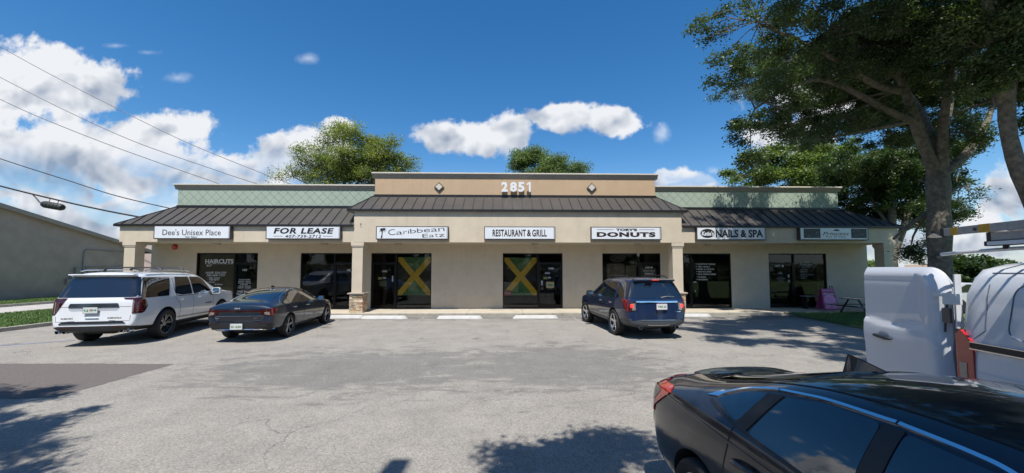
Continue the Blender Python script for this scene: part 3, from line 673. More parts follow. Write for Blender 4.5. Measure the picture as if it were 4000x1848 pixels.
def flag(x0, x1, z0, z1, label):
    y = 18.745; t = thing('flag', label, 'flag', ((x0+x1)/2, y, z0), group='flags hung behind the shop windows')
    cx, cz = (x0+x1)/2, (z0+z1)/2; w = .19; hx, hz = (x1-x0)/2, (z1-z0)/2
    obj('hoist_field', MB().prism([(x0,y,z0+w),(cx-w,y,cz),(x0,y,z1-w)], (0,.004,0)).prism([(x1,y,z0+w),(x1,y,z1-w),(cx+w,y,cz)], (0,.004,0)), BLACKF, t)
    obj('green_field', MB().prism([(x0+w,y,z0),(x1-w,y,z0),(cx,y,cz-w)], (0,.004,0)).prism([(x0+w,y,z1),(cx,y,cz+w),(x1-w,y,z1)], (0,.004,0)), GREENF, t)
    obj('saltire', MB().prism([(x0,y,z0),(x0+w,y,z0),(cx,y,cz-w),(x1-w,y,z0),(x1,y,z0),(x1,y,z0+w),(cx+w,y,cz),(x1,y,z1-w),(x1,y,z1),(x1-w,y,z1),(cx,y,cz+w),(x0+w,y,z1),(x0,y,z1),(x0,y,z1-w),(cx-w,y,cz),(x0,y,z0+w)], (0,.004,0)), GOLDF, t)
    return t
flag(-5.05,-3.45,.76,2.60, 'green black and gold flag hanging in the window under the Caribbean Eatz sign')
flag(.09,1.67,.75,2.58, 'green black and gold flag hanging in the window under the RESTAURANT & GRILL sign')
def card(name, cx, cz, w, h, m, label, cat, text=None, tm=None, y=18.688, grp=None, ts=.7):
    t = thing(name, label, cat, (cx, y, cz-h/2), group=grp)
    obj('board', MB().box(cx-w/2, cx+w/2, y-.004, y, cz-h/2, cz+h/2), m, t)
    if text: obj('lettering', text_mb(text, w*ts, h*.42, (cx, y-.0045, cz), bold=.03, depth=.001, **FRONT), tm, t)
    return t
OB = mat('open_board', (.025,.025,.028), .4, var=.1)
card('open_sign', -5.68,1.915,.30,.13,OB,'small black OPEN sign on the glass door left of the flag, under Caribbean Eatz','sign','OPEN',VINYLW,grp='open signs on the restaurant doors')
card('open_sign', 2.18,1.825,.30,.13,OB,'small black OPEN sign on the glass door right of the flag, under RESTAURANT & GRILL','sign','OPEN',VINYLW,grp='open signs on the restaurant doors')
FY = mat('sticker_yellow', (.40,.38,.04), .6, var=.2, scale=20)
for cx, cz, lab in ((-5.88,1.575,'on the door under Caribbean Eatz'), (2.07,1.585,'on the door under RESTAURANT & GRILL')):
    t = thing('flag_sticker', 'tiny yellow and green saltire sticker '+lab, 'sticker', (cx,18.688,cz-.06), group='flag stickers on the restaurant doors')
    y = 18.684
    obj('field', MB().box(cx-.10,cx+.10,y+.001,y+.004,cz-.06,cz+.06), mat('sticker_green', (.03,.07,.03), .6), t)
    obj('saltire', MB().prism([(cx-.1,y,cz-.06),(cx-.07,y,cz-.06),(cx+.1,y,cz+.06),(cx+.07,y,cz+.06)],(0,.0008,0)).prism([(cx+.07,y-.001,cz-.06),(cx+.1,y-.001,cz-.06),(cx-.07,y-.001,cz+.06),(cx-.1,y-.001,cz+.06)],(0,.0008,0)), FY, t)
    obj('card', MB().box(cx+.13,cx+.27,y,y+.003,cz-.01,cz+.05), mat('card_grey', (.35,.36,.42), .6), t)
card('window_poster', 2.31,1.255,.38,.29,mat('poster_cream',(.36,.29,.16),.7,var=.15,scale=8),'square tan and green poster on the glass door under RESTAURANT & GRILL','poster')
obj('printed_block', MB().box(2.19,2.43,18.680,18.6838,1.20,1.31), mat('poster_green',(.06,.22,.12),.7,var=.3,scale=20), bpy.data.objects['window_poster'])
card('window_notice', .245,.855,.37,.23,mat('notice_red',(.16,.05,.05),.7,var=.3,scale=9),'faded red sign low in the corner of the flag window','sign','FOR SALE',mat('notice_pale',(.3,.25,.22),.7))
card('window_paper', -5.755,1.325,.37,.27,mat('paper_green',(.07,.085,.06),.7,var=.2,scale=8),'dull green paper behind the left restaurant door glass','paper',y=18.75)
NEON = mat('unlit_tube', (.20,.20,.22), .3, var=.1)
t = thing('neon_sign', 'unlit oval OPEN tube sign in the window above the blue SUV', 'sign', (5.65,18.76,2.38))
obj('tube', MB().tube([(5.65+.38*math.cos(k*math.pi/16), 18.76, 2.56+.16*math.sin(k*math.pi/16)) for k in range(33)], .012, 5), NEON, t); obj('lettering', text_mb('OPEN', .56,.18,(5.65,18.75,2.56), shear=.15, bold=-.01, depth=.012, **FRONT), NEON, t)
card('window_poster', 5.55,1.84,.86,.90,mat('poster_brown',(.10,.085,.07),.7,var=.3,scale=4),'large brown picture poster in the window under the neon OPEN sign','poster',y=18.75)
card('window_poster', 6.30,1.90,.53,.60,mat('poster_olive',(.085,.08,.06),.7,var=.25,scale=5),'smaller olive poster beside the large brown poster','poster',y=18.75)
card('door_poster', 7.145,1.60,.80,.95,mat('poster_dark',(.075,.075,.07),.7,var=.2,scale=5),'dark sheet behind the glass door numbered 105-B','poster',y=18.75)
t = thing('camera_housing', 'small pale camera box at the top of the donut shop window', 'camera', (6.615,18.6,2.64)); obj('housing', MB().box(6.57,6.66,18.55,18.625,2.65,2.81), VINYLW, t, bevel=.01); obj('lens', MB().lathe([(0,-.02),(.02,-.018),(.024,0)], (6.615,18.549,2.70), seg=12), BLACKP, t)

# ---- wheel stops
WS = None
for i, (cx, cy, lab) in enumerate(((-4.79,15.85,'between the stone column and the first restaurant door'),(-1.74,15.78,'in front of the blank wall between the two flag windows'),(1.35,15.82,'in front of the right flag window'),(7.9,16.25,'partly behind the blue SUV'),(-6.6,16.05,'mostly hidden behind the dark sedan'))):
    if WS is None:
        mb = MB(); L = .93; mb.prism([(-L,-.09,0),(-L,.09,0),(-L+.02,.07,.12),(-L+.02,-.06,.12)], (.0,0,0)) if False else None
        P = [(-.085,0),(.085,0),(.055,.125),(-.055,.125)]
        v = [(-L,a,b) for a, b in P]+[(L,a,b) for a, b in P]; v[2] = (-L+.1,.055,.125); v[3] = (-L+.1,-.055,.125); v[6] = (L-.1,.055,.125); v[7] = (L-.1,-.055,.125)
        mb = MB(); mb.add(v, [(0,1,2,3),(7,6,5,4),(0,4,5,1),(1,5,6,2),(2,6,7,3),(3,7,4,0)])
        WS = link('wheel_stop', mb.mesh('wheel_stop', STOPM, bevel=.012)); o = WS
    else: o = WS.copy(); COL.objects.link(o)
    o.location = (cx, cy, .002); o.rotation_euler = (0,0,R((-1,.6,.3,-1.2,2)[i])); tag(o, 'white painted concrete wheel stop '+lab, 'wheel stop', 'wheel stops in front of the shops')

# ================================================================== NEIGHBOURS
NB = thing('gabled_building', 'grey brown stucco building with sloping roofline left of the parking lot', 'building', (-31,22,0))
NBW = mat('stucco_greybrown', (.44,.36,.285), .95, var=.12, scale=1.2, bump=.8, bscale=25, dirt=.2, dirtcol=(.26,.24,.21))
def zr(y): return 6.0-.231*(y-24.3)
mb = MB(); mb.prism([(-31,33.3,0),(-31,33.3,zr(33.3)-.1),(-31,10,zr(10)-.1),(-31,-10,zr(10)-.1),(-31,-10,0)], (-.25,0,0)); mb.box(-60,-31.26,33.05,33.3,0,3.8); obj('wall', mb, NBW, NB)
mb = MB(); mb.prism([(-30.72,34.6,zr(34.6)-.12),(-30.72,34.6,zr(34.6)),(-30.72,8,zr(8)),(-30.72,8,zr(8)-.12)], (-29,0,0)); r = obj('roof', mb, mat('roof_brown', (.15,.12,.10), .9, var=.2, scale=4), NB)
mb = MB(); mb.prism([(-30.70,34.65,zr(34.65)-.24),(-30.70,34.65,zr(34.65)+.03),(-30.70,8,zr(8)+.03),(-30.70,8,zr(8)-.24)], (.0199,0,0)); sub('rake_board', mb, TRIM, r); mb = MB(); mb.box(-58,-30.7,34.61,34.66,zr(34.6)-.22,zr(34.6)+.01); sub('gutter', mb, mat('gutter_brown',(.30,.20,.15),.7), r)
t = thing('electric_meters', 'grey conduits and meter boxes mounted on the brown stucco wall', 'meter', (-31,29.5,1))
GREYB = mat('meter_grey', (.30,.285,.25), .7, var=.15, scale=6)
mb = MB()
for y, z, h in ((28.8,1.94,.2),(29.25,1.91,.2),(28.25,1.15,.18),(28.5,1.5,.16),(29.6,1.6,.3),(30.3,1.7,.26),(31.0,1.7,.26),(31.7,1.7,.26),(32.4,1.7,.26)): mb.box(-30.99,-30.82,y-h,y+h*.8,z-h,z+h)
obj('meter_box', mb, GREYB, t, bevel=.02)
mb = MB(); mb.tube([(-30.95,29.15,2.1),(-30.95,29.2,3.35),(-30.95,29.35,3.5),(-30.95,33.2,3.42)], .035, 6); mb.tube([(-30.95,29.3,2.2),(-30.95,33.2,2.25)], .045, 6); mb.tube([(-30.95,28.6,1.7),(-30.95,29.8,1.3),(-30.95,31.5,1.25)], .03, 6)
obj('conduit', mb, GREYB, t)
PB = thing('pink_building', 'pale pink stucco building seen in the gap behind the left end column', 'building', (-28,38,0))
obj('wall', MB().box(-36.3,-18,38,52,0,4.75), mat('stucco_pink', (.55,.44,.38), .9, var=.04), PB); obj('roof', MB().box(-36.5,-17.8,37.8,52,4.75,4.9), TRIM, PB)
FB = thing('far_building', 'low white building with a peach roof edge beyond the trees on the right', 'building', (60,52,0))
obj('wall', MB().box(44,72,52,70,0,2.2), mat('far_white', (.72,.72,.70), .8, var=.05), FB); obj('roof', MB().box(43.4,72.5,51.2,70.5,2.2,2.62), mat('far_peach', (.62,.42,.30), .8, var=.05), FB)
# ================================================================== VEHICLES
def paint(name, col, metal=.0, rough=.35, flake=.0):
    m, t, b = new_mat(name); b.inputs['Base Color'].default_value = (*col, 1)
    tc = t.new('ShaderNodeTexCoord')
    n = t.noise(tc.outputs['Object'], 1.8, 6, .6); c = t.mix(t.ramp(n, .35, .75, 0, .025), (*col,), (.30,.28,.24))
    t.l.new(c, b.inputs['Base Color'])
    b.inputs['Roughness'].default_value = rough; b.inputs['Metallic'].default_value = metal
    b.inputs['Coat Weight'].default_value = 1.0; b.inputs['Coat Roughness'].default_value = .025
    if max(col) < .2: b.inputs['Specular IOR Level'].default_value = .12
    return m
LAMP = mat('lamp_red', (.20,.008,.006), .12, var=.15, scale=25, coat=1.0)
LAMPD = mat('lamp_dark_red', (.045,.004,.004), .10, var=.15, scale=25, coat=1.0)
LAMPC = mat('lamp_clear', (.30,.26,.24), .12, .3, var=.25, scale=30, coat=1.0)
BRAKE = mat('brake_light', (.8,.03,.02), .2, var=0, coat=1.0, emit=((1,.03,.02), .9))
SEAMC = mat('panel_gap', (.006,.006,.007), .7, var=0)
ARCH = mat('arch_liner', (.008,.008,.008), .9, var=0)
DARKCHR = mat('dark_chrome', (.18,.19,.21), .15, .9, var=.1)
PLATEM = mat('plate_face', (.62,.66,.62), .5, var=.05)

def lerp(a, b, t): return a+(b-a)*t
def car_body(root, st, m, subd=2, arches=(), bulge_rear=.05, bulge_front=.06, name='body', wide=.955, rear=.93):
    """st rows: xl xb xt zu ws zs wm zm wb zb wr zr zc (rear to front)"""
    K = 10; V = []; rows = []
    for (xl,xb,xt,zu,ws,zs,wm,zm,wb,zb,wr,zr,zc) in st:
        if xl < 0: xl, xb, xt = xl*rear, xb*rear, xt*rear
        ws, wm, wb, wr = ws*wide, wm*wide, wb*wide, wr*wide
        p4 = Vector((xb,wb,zb)); p7 = Vector((xt,wr,zr))
        p5 = p4.lerp(p7, .10); p6 = p4.lerp(p7, .58)+Vector((0,.022*min(1,(zr-zb)/.35),0))
        P = [Vector((xl,0,zu)), Vector((xl,.8*ws,zu)), Vector((xl,ws,zs)), Vector((lerp(xl,xb,.6),wm,zm)), p4, p5, p6, p7, Vector((xt,.6*wr,lerp(zr,zc,.8))), Vector((xt,0,zc))]
        ring = []
        for p in P: ring.append(len(V)); V.append(p)
        for p in reversed(P[1:-1]): ring.append(len(V)); V.append(Vector((p.x,-p.y,p.z)))
        rows.append(ring)
    F = []; n = len(rows[0])
    for i in range(len(rows)-1):
        a, b = rows[i], rows[i+1]
        for k in range(n): F.append((a[k], b[k], b[(k+1)%n], a[(k+1)%n]))
    for row, dx, flip in ((rows[0], -bulge_rear, False), (rows[-1], bulge_front, True)):
        mid = [row[0]]
        for k in range(1, K-1):
            p = V[row[k]]; mid.append(len(V)); V.append(Vector((p.x+dx*(1 if k < 8 else .6), 0, p.z)))
        mid.append(row[K-1])
        q = [row[0]]+[row[n-k] for k in range(1, K-1)]+[row[K-1]]
        for k in range(K-1):
            for (a, b) in ((row[:K], mid), (mid, q)):
                f = [a[k], a[k+1], b[k+1], b[k]]; f2 = []
                for x in f:
                    if x not in f2: f2.append(x)
                if len(f2) > 2: F.append(tuple(f2) if not flip else tuple(reversed(f2)))
    me = bpy.data.meshes.new(name); me.from_pydata([tuple(v) for v in V], [], F)
    bm = bmesh.new(); bm.from_mesh(me); bmesh.ops.recalc_face_normals(bm, faces=bm.faces[:])
    cl = bm.edges.layers.float.get('crease_edge') or bm.edges.layers.float.new('crease_edge')
    bm.verts.ensure_lookup_table()
    bi = {}
    for i, row in enumerate(rows):
        for k in range(n): bi[row[k]] = (i, k if k < K else n-k)
    for e in bm.edges:
        a, b = e.verts[0].index, e.verts[1].index
        if a in bi and b in bi:
            (i, k), (j, l) = bi[a], bi[b]
            if k == l and i != j: e[cl] = {4:.35, 2:.4, 7:.3}.get(k, 0)
            elif i == j and i in (0, len(rows)-1): e[cl] = .35
    bm.to_mesh(me); bm.free()
    o = bpy.data.objects.new(name, me); COL.objects.link(o)
    md = o.modifiers.new('s', 'SUBSURF'); md.levels = subd; md.render_levels = subd
    cutters = []
    for (ax, az, r, w) in arches:
        for s in (1, -1):
            mb = MB(); y0, y1 = (w-.30)*s, (w+.4)*s
            mb.lathe([(0,y0),(r,y0),(r,y1),(0,y1)], (ax,0,az), seg=40)
            c = bpy.data.objects.new('c', mb.mesh('c', m)); COL.objects.link(c)
            bm = bmesh.new(); bm.from_mesh(c.data); bmesh.ops.remove_doubles(bm, verts=bm.verts[:], dist=1e-5); bmesh.ops.recalc_face_normals(bm, faces=bm.faces[:]); bm.to_mesh(c.data); bm.free()
            b = o.modifiers.new('b', 'BOOLEAN'); b.object = c; b.operation = 'DIFFERENCE'; b.solver = 'EXACT'; cutters.append(c)
    dg = bpy.context.evaluated_depsgraph_get(); fm = bpy.data.meshes.new_from_object(o.evaluated_get(dg))
    o.modifiers.clear(); o.data = fm
    for c in cutters: bpy.data.objects.remove(c)
    fm.materials.clear(); fm.materials.append(m); fm.materials.append(ARCH)
    mi = []
    for p in fm.polygons:
        q = 0; c = p.center
        for (ax, az, r, w) in arches:
            d = math.hypot(c.x-ax, c.z-az)
            if d < r+.004 and abs(c.y) > w-.32 and (abs(p.normal.y) > .9 and d < r*.98 and abs(c.y) < w-.27 or abs(d-r) < .02 and abs(p.normal.y) < .5): q = 1
        mi.append(q)
    fm.polygons.foreach_set('material_index', mi)
    fm.polygons.foreach_set('use_smooth', [True]*len(fm.polygons)); fm.set_sharp_from_angle(angle=R(32)); fm.update()
    o.parent = root
    bm = bmesh.new(); bm.from_mesh(fm); bv = BVHTree.FromBMesh(bm); bm.free()
    return o, bv

def rpoly(pts, r=.04, n=4):
    """round the corners of a 2D polygon"""
    out = []; N = len(pts)
    for i in range(N):
        p = Vector(pts[i]); a = Vector(pts[i-1]); b = Vector(pts[(i+1) % N])
        da, db = (a-p), (b-p); q = min(r, da.length*.45, db.length*.45)
        s, e = p+da.normalized()*q, p+db.normalized()*q
        for k in range(n+1): t = k/n; out.append(tuple(s*(1-t)**2 + p*2*t*(1-t) + e*t*t))
    return out
def cast(bv, axis, s, a, b):
    """axis 'y': side view point (x,z) seen from y=s*5; 'x': rear/front view (y,z) seen from x=s*9; 'z': top view (x,y)"""
    if axis == 'y': o, d = Vector((a, s*5, b)), Vector((0,-s,0))
    elif axis == 'x': o, d = Vector((s*9, a, b)), Vector((-s,0,0))
    else: o, d = Vector((a, b, 5)), Vector((0,0,-1))
    h = bv.ray_cast(o, d)
    return (h[0], h[1]) if h[0] is not None else (None, None)
def patch(bv, axis, s, pts, name, m, parent, off=.004, skirt=.012, r=.04, grid=.06, smooth=30, rn=4, ymin=.3):
    """panel cut to a 2D outline and laid on the body surface, with a real edge"""
    P = rpoly(pts, r, rn) if r else pts
    bm = bmesh.new(); vs = [bm.verts.new((x, y, 0)) for x, y in P]
    f = bm.faces.new(vs); bmesh.ops.triangulate(bm, faces=[f], ngon_method='EAR_CLIP')
    for _ in range(7):
        le = [e for e in bm.edges if e.calc_length() > grid]
        if not le: break
        bmesh.ops.subdivide_edges(bm, edges=le, cuts=1); bmesh.ops.triangulate(bm, faces=[q for q in bm.faces if len(q.verts) > 3])
    last = None; bad = []; nrm = {}
    for v in bm.verts:
        h, n = cast(bv, axis, s, v.co.x, v.co.y)
        if h is None or (axis == 'y' and abs(h.y) < ymin): bad.append(v); continue
        if abs(n.dot(Vector((0,s,0)) if axis == 'y' else Vector((s,0,0)) if axis == 'x' else Vector((0,0,1)))) < .16: bad.append(v); continue
        if n.dot(Vector((0,s,0)) if axis == 'y' else Vector((s,0,0)) if axis == 'x' else Vector((0,0,1))) < 0: n = -n
        v.co = h + n*off; nrm[v] = n
    if bad: bmesh.ops.delete(bm, geom=bad, context='VERTS')
    for q in bm.faces: q.smooth = True
    be = [e for e in bm.edges if e.is_boundary]
    ret = bmesh.ops.extrude_edge_only(bm, edges=be); nv = [g for g in ret['geom'] if isinstance(g, bmesh.types.BMVert)]
    mp = {}
    for e in be:
        for v in e.verts: mp[tuple(round(c, 5) for c in v.co)] = nrm.get(v, Vector((0,s,0)))
    for v in nv: v.co = v.co - mp.get(tuple(round(c, 5) for c in v.co), Vector((0,0,0)))*skirt
    bmesh.ops.recalc_face_normals(bm, faces=bm.faces[:])
    me = bpy.data.meshes.new(name); bm.to_mesh(me); bm.free(); me.materials.append(m); me.set_sharp_from_angle(angle=R(smooth+10))
    o = bpy.data.objects.new(name, me); COL.objects.link(o); o.parent = parent; return o
def ribbon(bv, axis, s, path, name, m, parent, w=.008, off=.0025, step=.05, closed=False, mb=None, flat=True, h=0.0):
    """thin strip following a 2D path on the surface"""
    pts = [Vector(p) for p in path]
    if closed: pts.append(pts[0])
    if 'trim' in name and len(pts) > 3:
        for _ in range(3): pts = [pts[0]]+[q for a, b in zip(pts, pts[1:]) for q in (a.lerp(b,.25), a.lerp(b,.75))][1:-1]+[pts[-1]]
    Q = []
    for a, b in zip(pts, pts[1:]):
        n = max(1, int((b-a).length/step))
        for k in range(n): Q.append(a.lerp(b, k/n))
    Q.append(pts[-1]); mb2 = mb or MB(); H = []
    ref = Vector((0,s,0)) if axis == 'y' else Vector((s,0,0)) if axis == 'x' else Vector((0,0,1))
    for q in Q:
        c, n = cast(bv, axis, s, q.x, q.y)
        if c is None: H.append(None)
        else: H.append((c, n if n.dot(ref) > 0 else -n))
    runs = [[]]
    for a in H:
        if a is None or (runs[-1] and (runs[-1][-1][0]-a[0]).length > .35): runs.append([])
        if a is not None: runs[-1].append(a)
    for run in runs:
        if len(run) < 2: continue
        first = len(mb2.v)
        for i, (c, n) in enumerate(run):
            t = (run[min(i+1, len(run)-1)][0]-run[max(i-1, 0)][0]).normalized(); b = n.cross(t).normalized()*w/2; o_ = n*(off+h); k = n*(-.004)
            mb2.v += [tuple(c+b+o_), tuple(c-b+o_), tuple(c+b+k), tuple(c-b+k)]
            if i:
                q = first+4*(i-1); r_ = first+4*i
                mb2.face((q, q+1, r_+1, r_)); mb2.face((q, r_, r_+2, q+2)); mb2.face((q+1, q+3, r_+3, r_+1))
        e = first+4*(len(run)-1); mb2.face((first, first+2, first+3, first+1)); mb2.face((e, e+1, e+3, e+2))
    if mb is None and mb2.v:
        o = bpy.data.objects.new(name, mb2.mesh(name, m, smooth=35)); COL.objects.link(o); o.parent = parent; return o
def on_obj(name, mb, m, root, **k):
    o = bpy.data.objects.new(name, mb.mesh(name, m, **k)); COL.objects.link(o); o.parent = root; return o

def wheel(root, x, y, r, w, spokes, rimm, s, style='five', steer=0, rr=.66):
    """tyre mesh named wheel; rim and hub sub-parts. s: outer side sign"""
    T = MB(); h = w/2
    T.lathe([(r*rr,-h*.8),(r*.80,-h),(r*.93,-h*.98),(r*.985,-h*.8),(r,-h*.5),(r,h*.5),(r*.985,h*.8),(r*.93,h*.98),(r*.80,h),(r*rr,h*.8),(r*rr,-h*.8)], seg=40)
    t = on_obj('wheel', T, RUBBER, root, smooth=40); t.location = (x, y, r); t.rotation_euler = (0,0,steer)
    R0 = r*rr; Z = MB(); f = h*.80*s
    Z.lathe([(R0,-h*.8*s),(R0*.985,f*.6),(R0*1.02,f),(R0*.97,f+.004*s),(R0*.92,f-.01*s),(R0*.90,-h*.3*s),(R0*.90,-h*.75*s)], seg=40)
    Z.lathe([(0,f*.55),(R0*.22,f*.55),(R0*.26,f*.40),(R0*.27,0),(0,0)], seg=20)
    n = spokes
    for k in range(n):
        a = 2*math.pi*k/n+.3
        for (da, w0, w1) in (((-.10,.07,.045),(.10,.07,.045)) if style == 'split' else ((0,.13,.085),)):
            a0 = a; a1 = a+da*1.8
            i0 = Vector((math.cos(a0),0,math.sin(a0)))*R0*.18; o0 = Vector((math.cos(a1),0,math.sin(a1)))*R0*.945
            t0 = Vector((-math.sin(a0),0,math.cos(a0))); Y = Vector((0,1,0))
            P = [i0-t0*w0*R0*1.2+Y*f*.52, i0+t0*w0*R0*1.2+Y*f*.52, o0+t0*w1*R0*1.6+Y*f*.86, o0-t0*w1*R0*1.6+Y*f*.86]
            Z.add(P+[p-Y*.035*s-(p.normalized()*.0) for p in P], [(0,1,2,3),(7,6,5,4),(0,4,5,1),(1,5,6,2),(2,6,7,3),(3,7,4,0)])
            if style == 'split':   # bright V tips
                pass
    rm = on_obj('rim', Z, rimm, t, smooth=35)
    D = MB(); D.lathe([(0,-.01*s),(R0*.62,-.01*s),(R0*.62,-.03*s),(0,-.03*s)], seg=28); D.lathe([(0,-h*.7*s),(R0*.97,-h*.7*s),(R0*.97,-h*.75*s)], seg=28)
    on_obj('brake_disc', D, mat('brake_dark', (.03,.028,.026), .5, .5, var=.2), t)
    return t
def plate_(root, c, ang, w=.305, h=.152, frame=SATIN, text='IH 620', s=-1, tilt=0, face=PLATEM, inkm=None, label=None):
    """licence plate facing -x (s=-1) at c"""
    x, y, z = c; mb = MB(); mb.box(x-.006, x, y-w/2-.008, y+w/2+.008, z-h/2-.008, z+h/2+.008)
    p = on_obj('licence_plate', mb, frame, root, bevel=.002)
    f = MB().box(x-.008, x-.0061, y-w/2, y+w/2, z-h/2, z+h/2); on_obj('plate_face', f, face, p)
    on_obj('plate_lettering', text_mb(text, w*.85, h*.42, (x-.009, y, z-.005), bold=.03, depth=.001, xdir=(0,-1,0), updir=(0,0,1)), inkm or mat('plate_green', (.05,.20,.13), .5, var=.1), p)
    on_obj('plate_emblem', MB().lathe([(0,0),(.022,.001),(.022,.0)], (0,0,0), seg=14), mat('plate_orange', (.75,.28,.08), .5, var=.1), p)
    e = bpy.data.objects[-1] if False else None
    for ch in [q for q in COL.objects if q.parent == p and q.name.startswith('plate_emblem')]: ch.rotation_euler = (0,0,R(-90)); ch.location = (x-.0105, y, z)
    return p
def mirror(root, x, y, z, s, m, sz=1.0):
    """door mirror: housing with arm, glass looks to the rear (-x)"""
    mb = MB(); P = []
    prof = [(-.01,.155,.10),(.03,.165,.105),(.08,.15,.09),(.12,.10,.06),(.135,.05,.03)]
    for (dx, hw, hh) in prof:
        ring = []
        for k in range(16):
            a = 2*math.pi*k/16; ca, sa = math.cos(a), math.sin(a)
            ring.append((x+dx*sz, y+s*(.13*sz)+hw*.72*sz*math.copysign(abs(ca)**.6, ca), z+hh*sz*math.copysign(abs(sa)**.6, sa)))
        P.append(ring)
    for ring in P: mb.v += ring
    for i in range(len(P)-1):
        for k in range(16): mb.face((i*16+k, i*16+(k+1)%16, (i+1)*16+(k+1)%16, (i+1)*16+k))
    mb.face(range(16)); mb.face([(len(P)-1)*16+k for k in range(16)][::-1])
    b = on_obj('mirror', mb, m, root, smooth=50)
    g = MB(); g.v = [(px-.003, y+s*.13*sz+(py-y-s*.13*sz)*.86, z+(pz-z)*.86) for px, py, pz in P[0]]; g.face(range(16)); on_obj('mirror_glass', g, CHROME, b)
    a = MB(); a.prism([(x+.02,y-s*.06,z-.12*sz),(x+.10,y-s*.06,z-.12*sz),(x+.09,y-s*.06,z-.03),(x+.03,y-s*.06,z-.03)], (0,s*.14,0)); on_obj('mirror_arm', a, BLACKP, b, bevel=.01)
    return b
def handle(root, bv, x, z, s, m, L=.20, name='door_handle', slope=0.0, h=.028):
    p, n = cast(bv, 'y', s, x, z)
    if p is None: return
    if n.y*s < 0: n = -n
    pts = []
    for k in range(9):
        t = k/8; q, nn = cast(bv, 'y', s, x-L/2+L*t, z+slope*(t-.5)*L)
        if nn.y*s < 0: nn = -nn
        pts.append(q+nn*(.004+.036*math.sin(math.pi*t)**.5))
    mb = MB(); mb.tube(pts, [.008]+[.5*h]*7+[.008], 8); return on_obj(name, mb, m, root, smooth=50)
def place(root, x, y, head):
    """head: degrees, heading measured from +y to the left"""
    root.location = (x, y, 0); root.rotation_euler = (0, 0, R(90+head))

